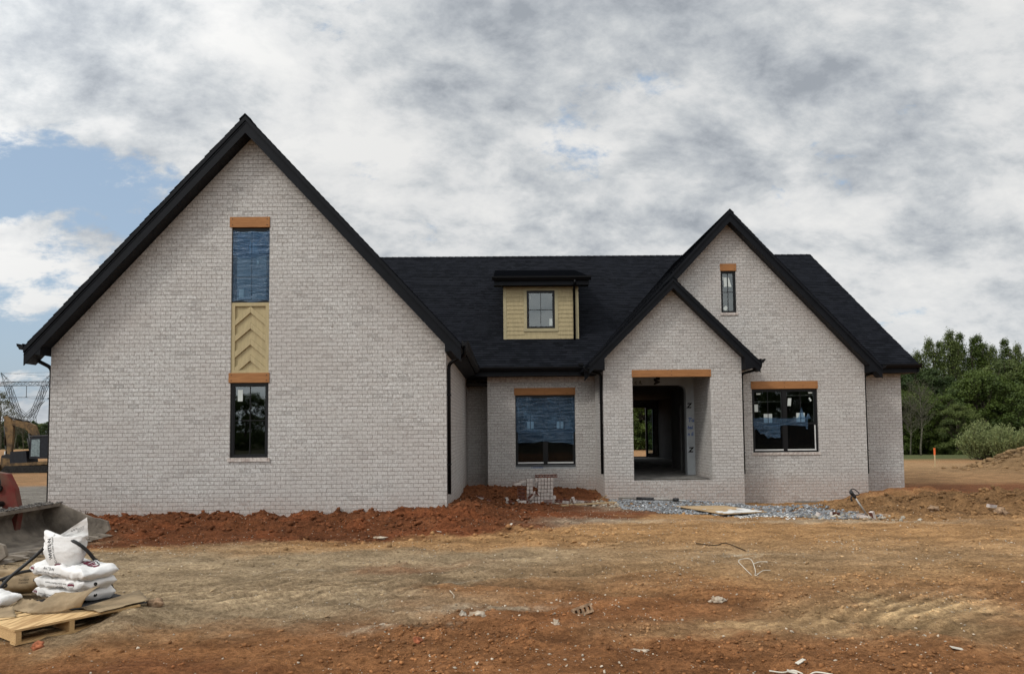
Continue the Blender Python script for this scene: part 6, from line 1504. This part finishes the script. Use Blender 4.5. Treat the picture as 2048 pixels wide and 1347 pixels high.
PR['broad2'] = tree_meshes('full', 5, 21000, 10, 8, .12, G3, base=.03, clumps=100)
PR['dark'] = tree_meshes('full', 8, 17000, 14, 8, .14, G2, base=.10, clumps=100)
PR['tall'] = tree_meshes('full', 13, 8200, 15, 3.1, .095, G3, base=.35, narrow=.6, clumps=200)
PR['tall2'] = tree_meshes('full', 17, 7600, 15, 2.9, .095, G1, base=.3, narrow=.6, clumps=190)
PR['airy'] = tree_meshes('halfbare', 21, 3800, 12, 6, .11, GB, base=.25, clumps=70)
PR['bare'] = tree_meshes('bare', 23, 500, 9, 4.5, .07, GB, base=.3, clumps=40)
def bush_mesh(seed, Ht, W, nst, cols, lf=.13, nl=60):
    rs = np.random.default_rng(seed); tb = MB(); L_ = []; 
    for k in range(nst):
        a = rs.random()*6.28; tilt = .08+.72*rs.random()**.8; ln = Ht*(1.02-.38*tilt)*(.75+.3*rs.random()); d = Vector((math.cos(a)*math.sin(tilt)*W/Ht, math.sin(a)*math.sin(tilt)*W/Ht, math.cos(tilt))); p = Vector((rs.normal()*.065*Ht, rs.normal()*.065*Ht, 0)); q = p+d*ln*.6; e_ = q+(d*.8+Vector((0, 0, .35))).normalized()*ln*.4
        tb.tube([p, q, e_], [Ht*.008, Ht*.005, Ht*.0015], 4, cap=False)
        for j in range(nl):
            t = .18+.82*rs.random(); c = p.lerp(q, t/.6) if t < .6 else q.lerp(e_, (t-.6)/.4); dd = (Vector(rs.normal(size=3))*.7+d+Vector((0, 0, .4))).normalized(); L_.append((c+Vector(rs.normal(size=3))*.025*Ht, dd))
    n = len(L_); P_ = np.array([tuple(c) for c, _ in L_]); D_ = np.array([tuple(d) for _, d in L_]); sd_ = np.cross(D_, rs.normal(size=(n, 3))); sd_ /= np.linalg.norm(sd_, axis=1)[:, None]; s = lf*(.6+.8*rs.random(n))[:, None]
    V = np.stack([P_-D_*s*.3, P_+sd_*s*.28, P_+D_*s, P_-sd_*s*.28], 1).reshape(-1, 3); m_ = rs.random((n, 1)); col = np.array(cols[0])*(1-m_)+np.array(cols[1])*m_
    return mesh_of(tb, M['bark'], True), fast_mesh('crown', V, np.arange(4*n).reshape(-1, 4), M['leaf'], np.repeat(col, 4, 0))
PR['willow'] = bush_mesh(31, 3.9, 4.2, 200, GY, .15, 75)
random.seed(5)
GR = 'trees in the wood beyond the field on the right'
LT = {'dark': 'dark green tree in the middle of the wood', 'broad': 'broad deep green tree at the front of the wood', 'broad2': 'broad lighter green tree at the front of the wood', 'tall': 'tall narrow tree with a light green top', 'tall2': 'tall narrow tree with a dark top', 'airy': 'thin-leaved greyish tree among the wood', 'bare': 'pale bare-branched tree before the wood'}
def P2X(px, Y): return (px-1008)/1450*Y
wood = []
for px, Y, s, k in ((1842, 104, .96, 'tall'), (1812, 106, .95, 'tall2'), (1826, 103, .92, 'tall'), (1867, 104, 1.08, 'tall'), (1889, 106, 1.06, 'tall2'), (1908, 103, 1.15, 'tall'), (1921, 104, 1.05, 'tall'), (1930, 105, 1.13, 'tall2'), (1959, 104, 1.08, 'tall2'), (1968, 104, 1.10, 'tall2'), (1980, 106, 1.04, 'tall2'), (1995, 103, 1.0, 'tall'), (2022, 105, 1.07, 'tall2'), (2045, 104, 1.02, 'tall'), (2075, 106, 1.05, 'tall'), (2110, 104, 1.0, 'tall2')): wood.append((P2X(px, Y), Y, s, k))
for px, Y, s, k in ((1800, 96, .80, 'dark'), (1830, 98, .86, 'dark'), (1868, 96, .80, 'dark'), (1905, 99, .74, 'dark'), (1940, 98, .70, 'dark'), (1975, 97, .78, 'dark'), (2020, 99, .82, 'dark'), (2065, 97, .85, 'dark'), (2110, 99, .9, 'dark')): wood.append((P2X(px, Y), Y, s, k))
for px, Y, s, k in ((1890, 86, .70, 'broad'), (1935, 88, .86, 'broad'), (1918, 83, .58, 'broad2'), (1975, 87, 1.0, 'broad'), (2022, 90, 1.15, 'broad2'), (2050, 84, .8, 'broad'), (2085, 88, 1.1, 'broad'), (1860, 88, .72, 'broad'), (1818, 90, .82, 'broad2'), (1846, 92, .86, 'broad'), (1795, 88, .8, 'broad'), (1805, 90, .72, 'dark')): wood.append((P2X(px, Y), Y, s, k))
wood += [(14.2, 82, 1.0, 'broad'), (15.6, 86, .95, 'dark'), (17.2, 83, 1.0, 'broad2'), (16.4, 80, .8, 'broad'), (13.2, 88, 1., 'dark')]
wood.append((P2X(1843, 80), 80, .95, 'bare')); wood.append((P2X(1822, 84), 84, .8, 'bare'))
for i in range(14):      # the wood goes on behind the house; a strip of it shows through the porch
    x = 9+i*3.2+random.uniform(-1, 1); wood.append((x, 92+random.uniform(-4, 6), .95+random.uniform(-.12, .15), ('dark', 'broad', 'tall', 'broad2')[i % 4]))
cnt = {}
for x, Y, s, k in sorted(wood, key=lambda q: q[0]/q[1]):
    r_ = x/Y
    if r_ < .165 or .245 < r_ < .53: tree(PR, k, x, Y, s, 'tree of the same wood, hidden behind the house', GR); continue
    if r_ < .245: tree(PR, k, x, Y, s, 'tree of the wood seen through the porch and rear doorway', GR); continue
    cnt[k] = cnt.get(k, 0)+1; tree(PR, k, x, Y, s, f'{LT[k]}, {ORD[cnt[k]-1]} from the left', GR)
for px, Y, s, lb in ((1968, 62, .92, 'pale willow-like bush, largest of the three at the wood edge'), (2010, 60, .80, 'pale willow-like bush in the middle of the three'), (2050, 60, .72, 'pale willow-like bush at the right edge of the frame')): tree(PR, 'willow', P2X(px, Y), Y, s, lb, 'pale bushes at the wood edge', 'willow_bush', cat='bush')
GL = 'trees along the horizon behind the excavator'
for i in range(46):
    px = -330+i*9.6; Y = 232+random.uniform(-12, 20); k = ('dark', 'broad', 'broad2')[i % 3]; tree(PR, k, P2X(px, Y), Y, (.62 if k == 'dark' else .86)*random.uniform(.85, 1.12), f'dark green tree on the far horizon, {ORD[i]} from the left', GL)
tree(PR, 'airy', P2X(8, 150), 150, 1.0, 'sparse tall tree above the horizon, right one of the pair at the left edge', GL); tree(PR, 'airy', P2X(-14, 155), 155, .95, 'sparse tall tree above the horizon, left one of the pair at the left edge', GL)
tree(PR, 'bare', P2X(38, 140), 140, .8, 'leafless brushy tree behind the excavator boom, left of the two', GL); tree(PR, 'bare', P2X(55, 145), 145, .75, 'leafless brushy tree behind the excavator boom, right of the two', GL)
# trees behind the camera, seen only as reflections in the window glass
for i in range(52):
    x = (-75+i*5.4 if i < 30 else -14+(i-30)*3.6)+random.uniform(-1.5, 1.5); right = x > -8; k = ('dark', 'broad', 'tall2')[i % 3]
    tree(PR, k, x, (-33 if right else -82)+random.uniform(-4, 4), ({'dark': .60, 'broad': .80, 'tall2': .55}[k] if right else {'dark': .30, 'broad': .42, 'tall2': .26}[k])*random.uniform(.9, 1.12), 'green tree across the road behind the viewer, reflected in the glass', 'trees reflected in the windows')
tree(PR, 'broad', -24.5, -40, .55, 'round tree behind the viewer, reflected in the lower left window', 'trees reflected in the windows')
# weeds against the left corner
PR['weed'] = bush_mesh(41, .30, .20, 5, ((.10, .06, .03), (.16, .10, .05)), .030, 14)
tree(PR, 'weed', -8.55, 14.42, .9, 'small brown weed at the foot of the left wing corner', 'weeds by the wall', 'weed', cat='weed'); tree(PR, 'weed', -8.3, 14.44, 1.0, 'taller brown weed right of the small one at the wall foot', 'weeds by the wall', 'weed', cat='weed')
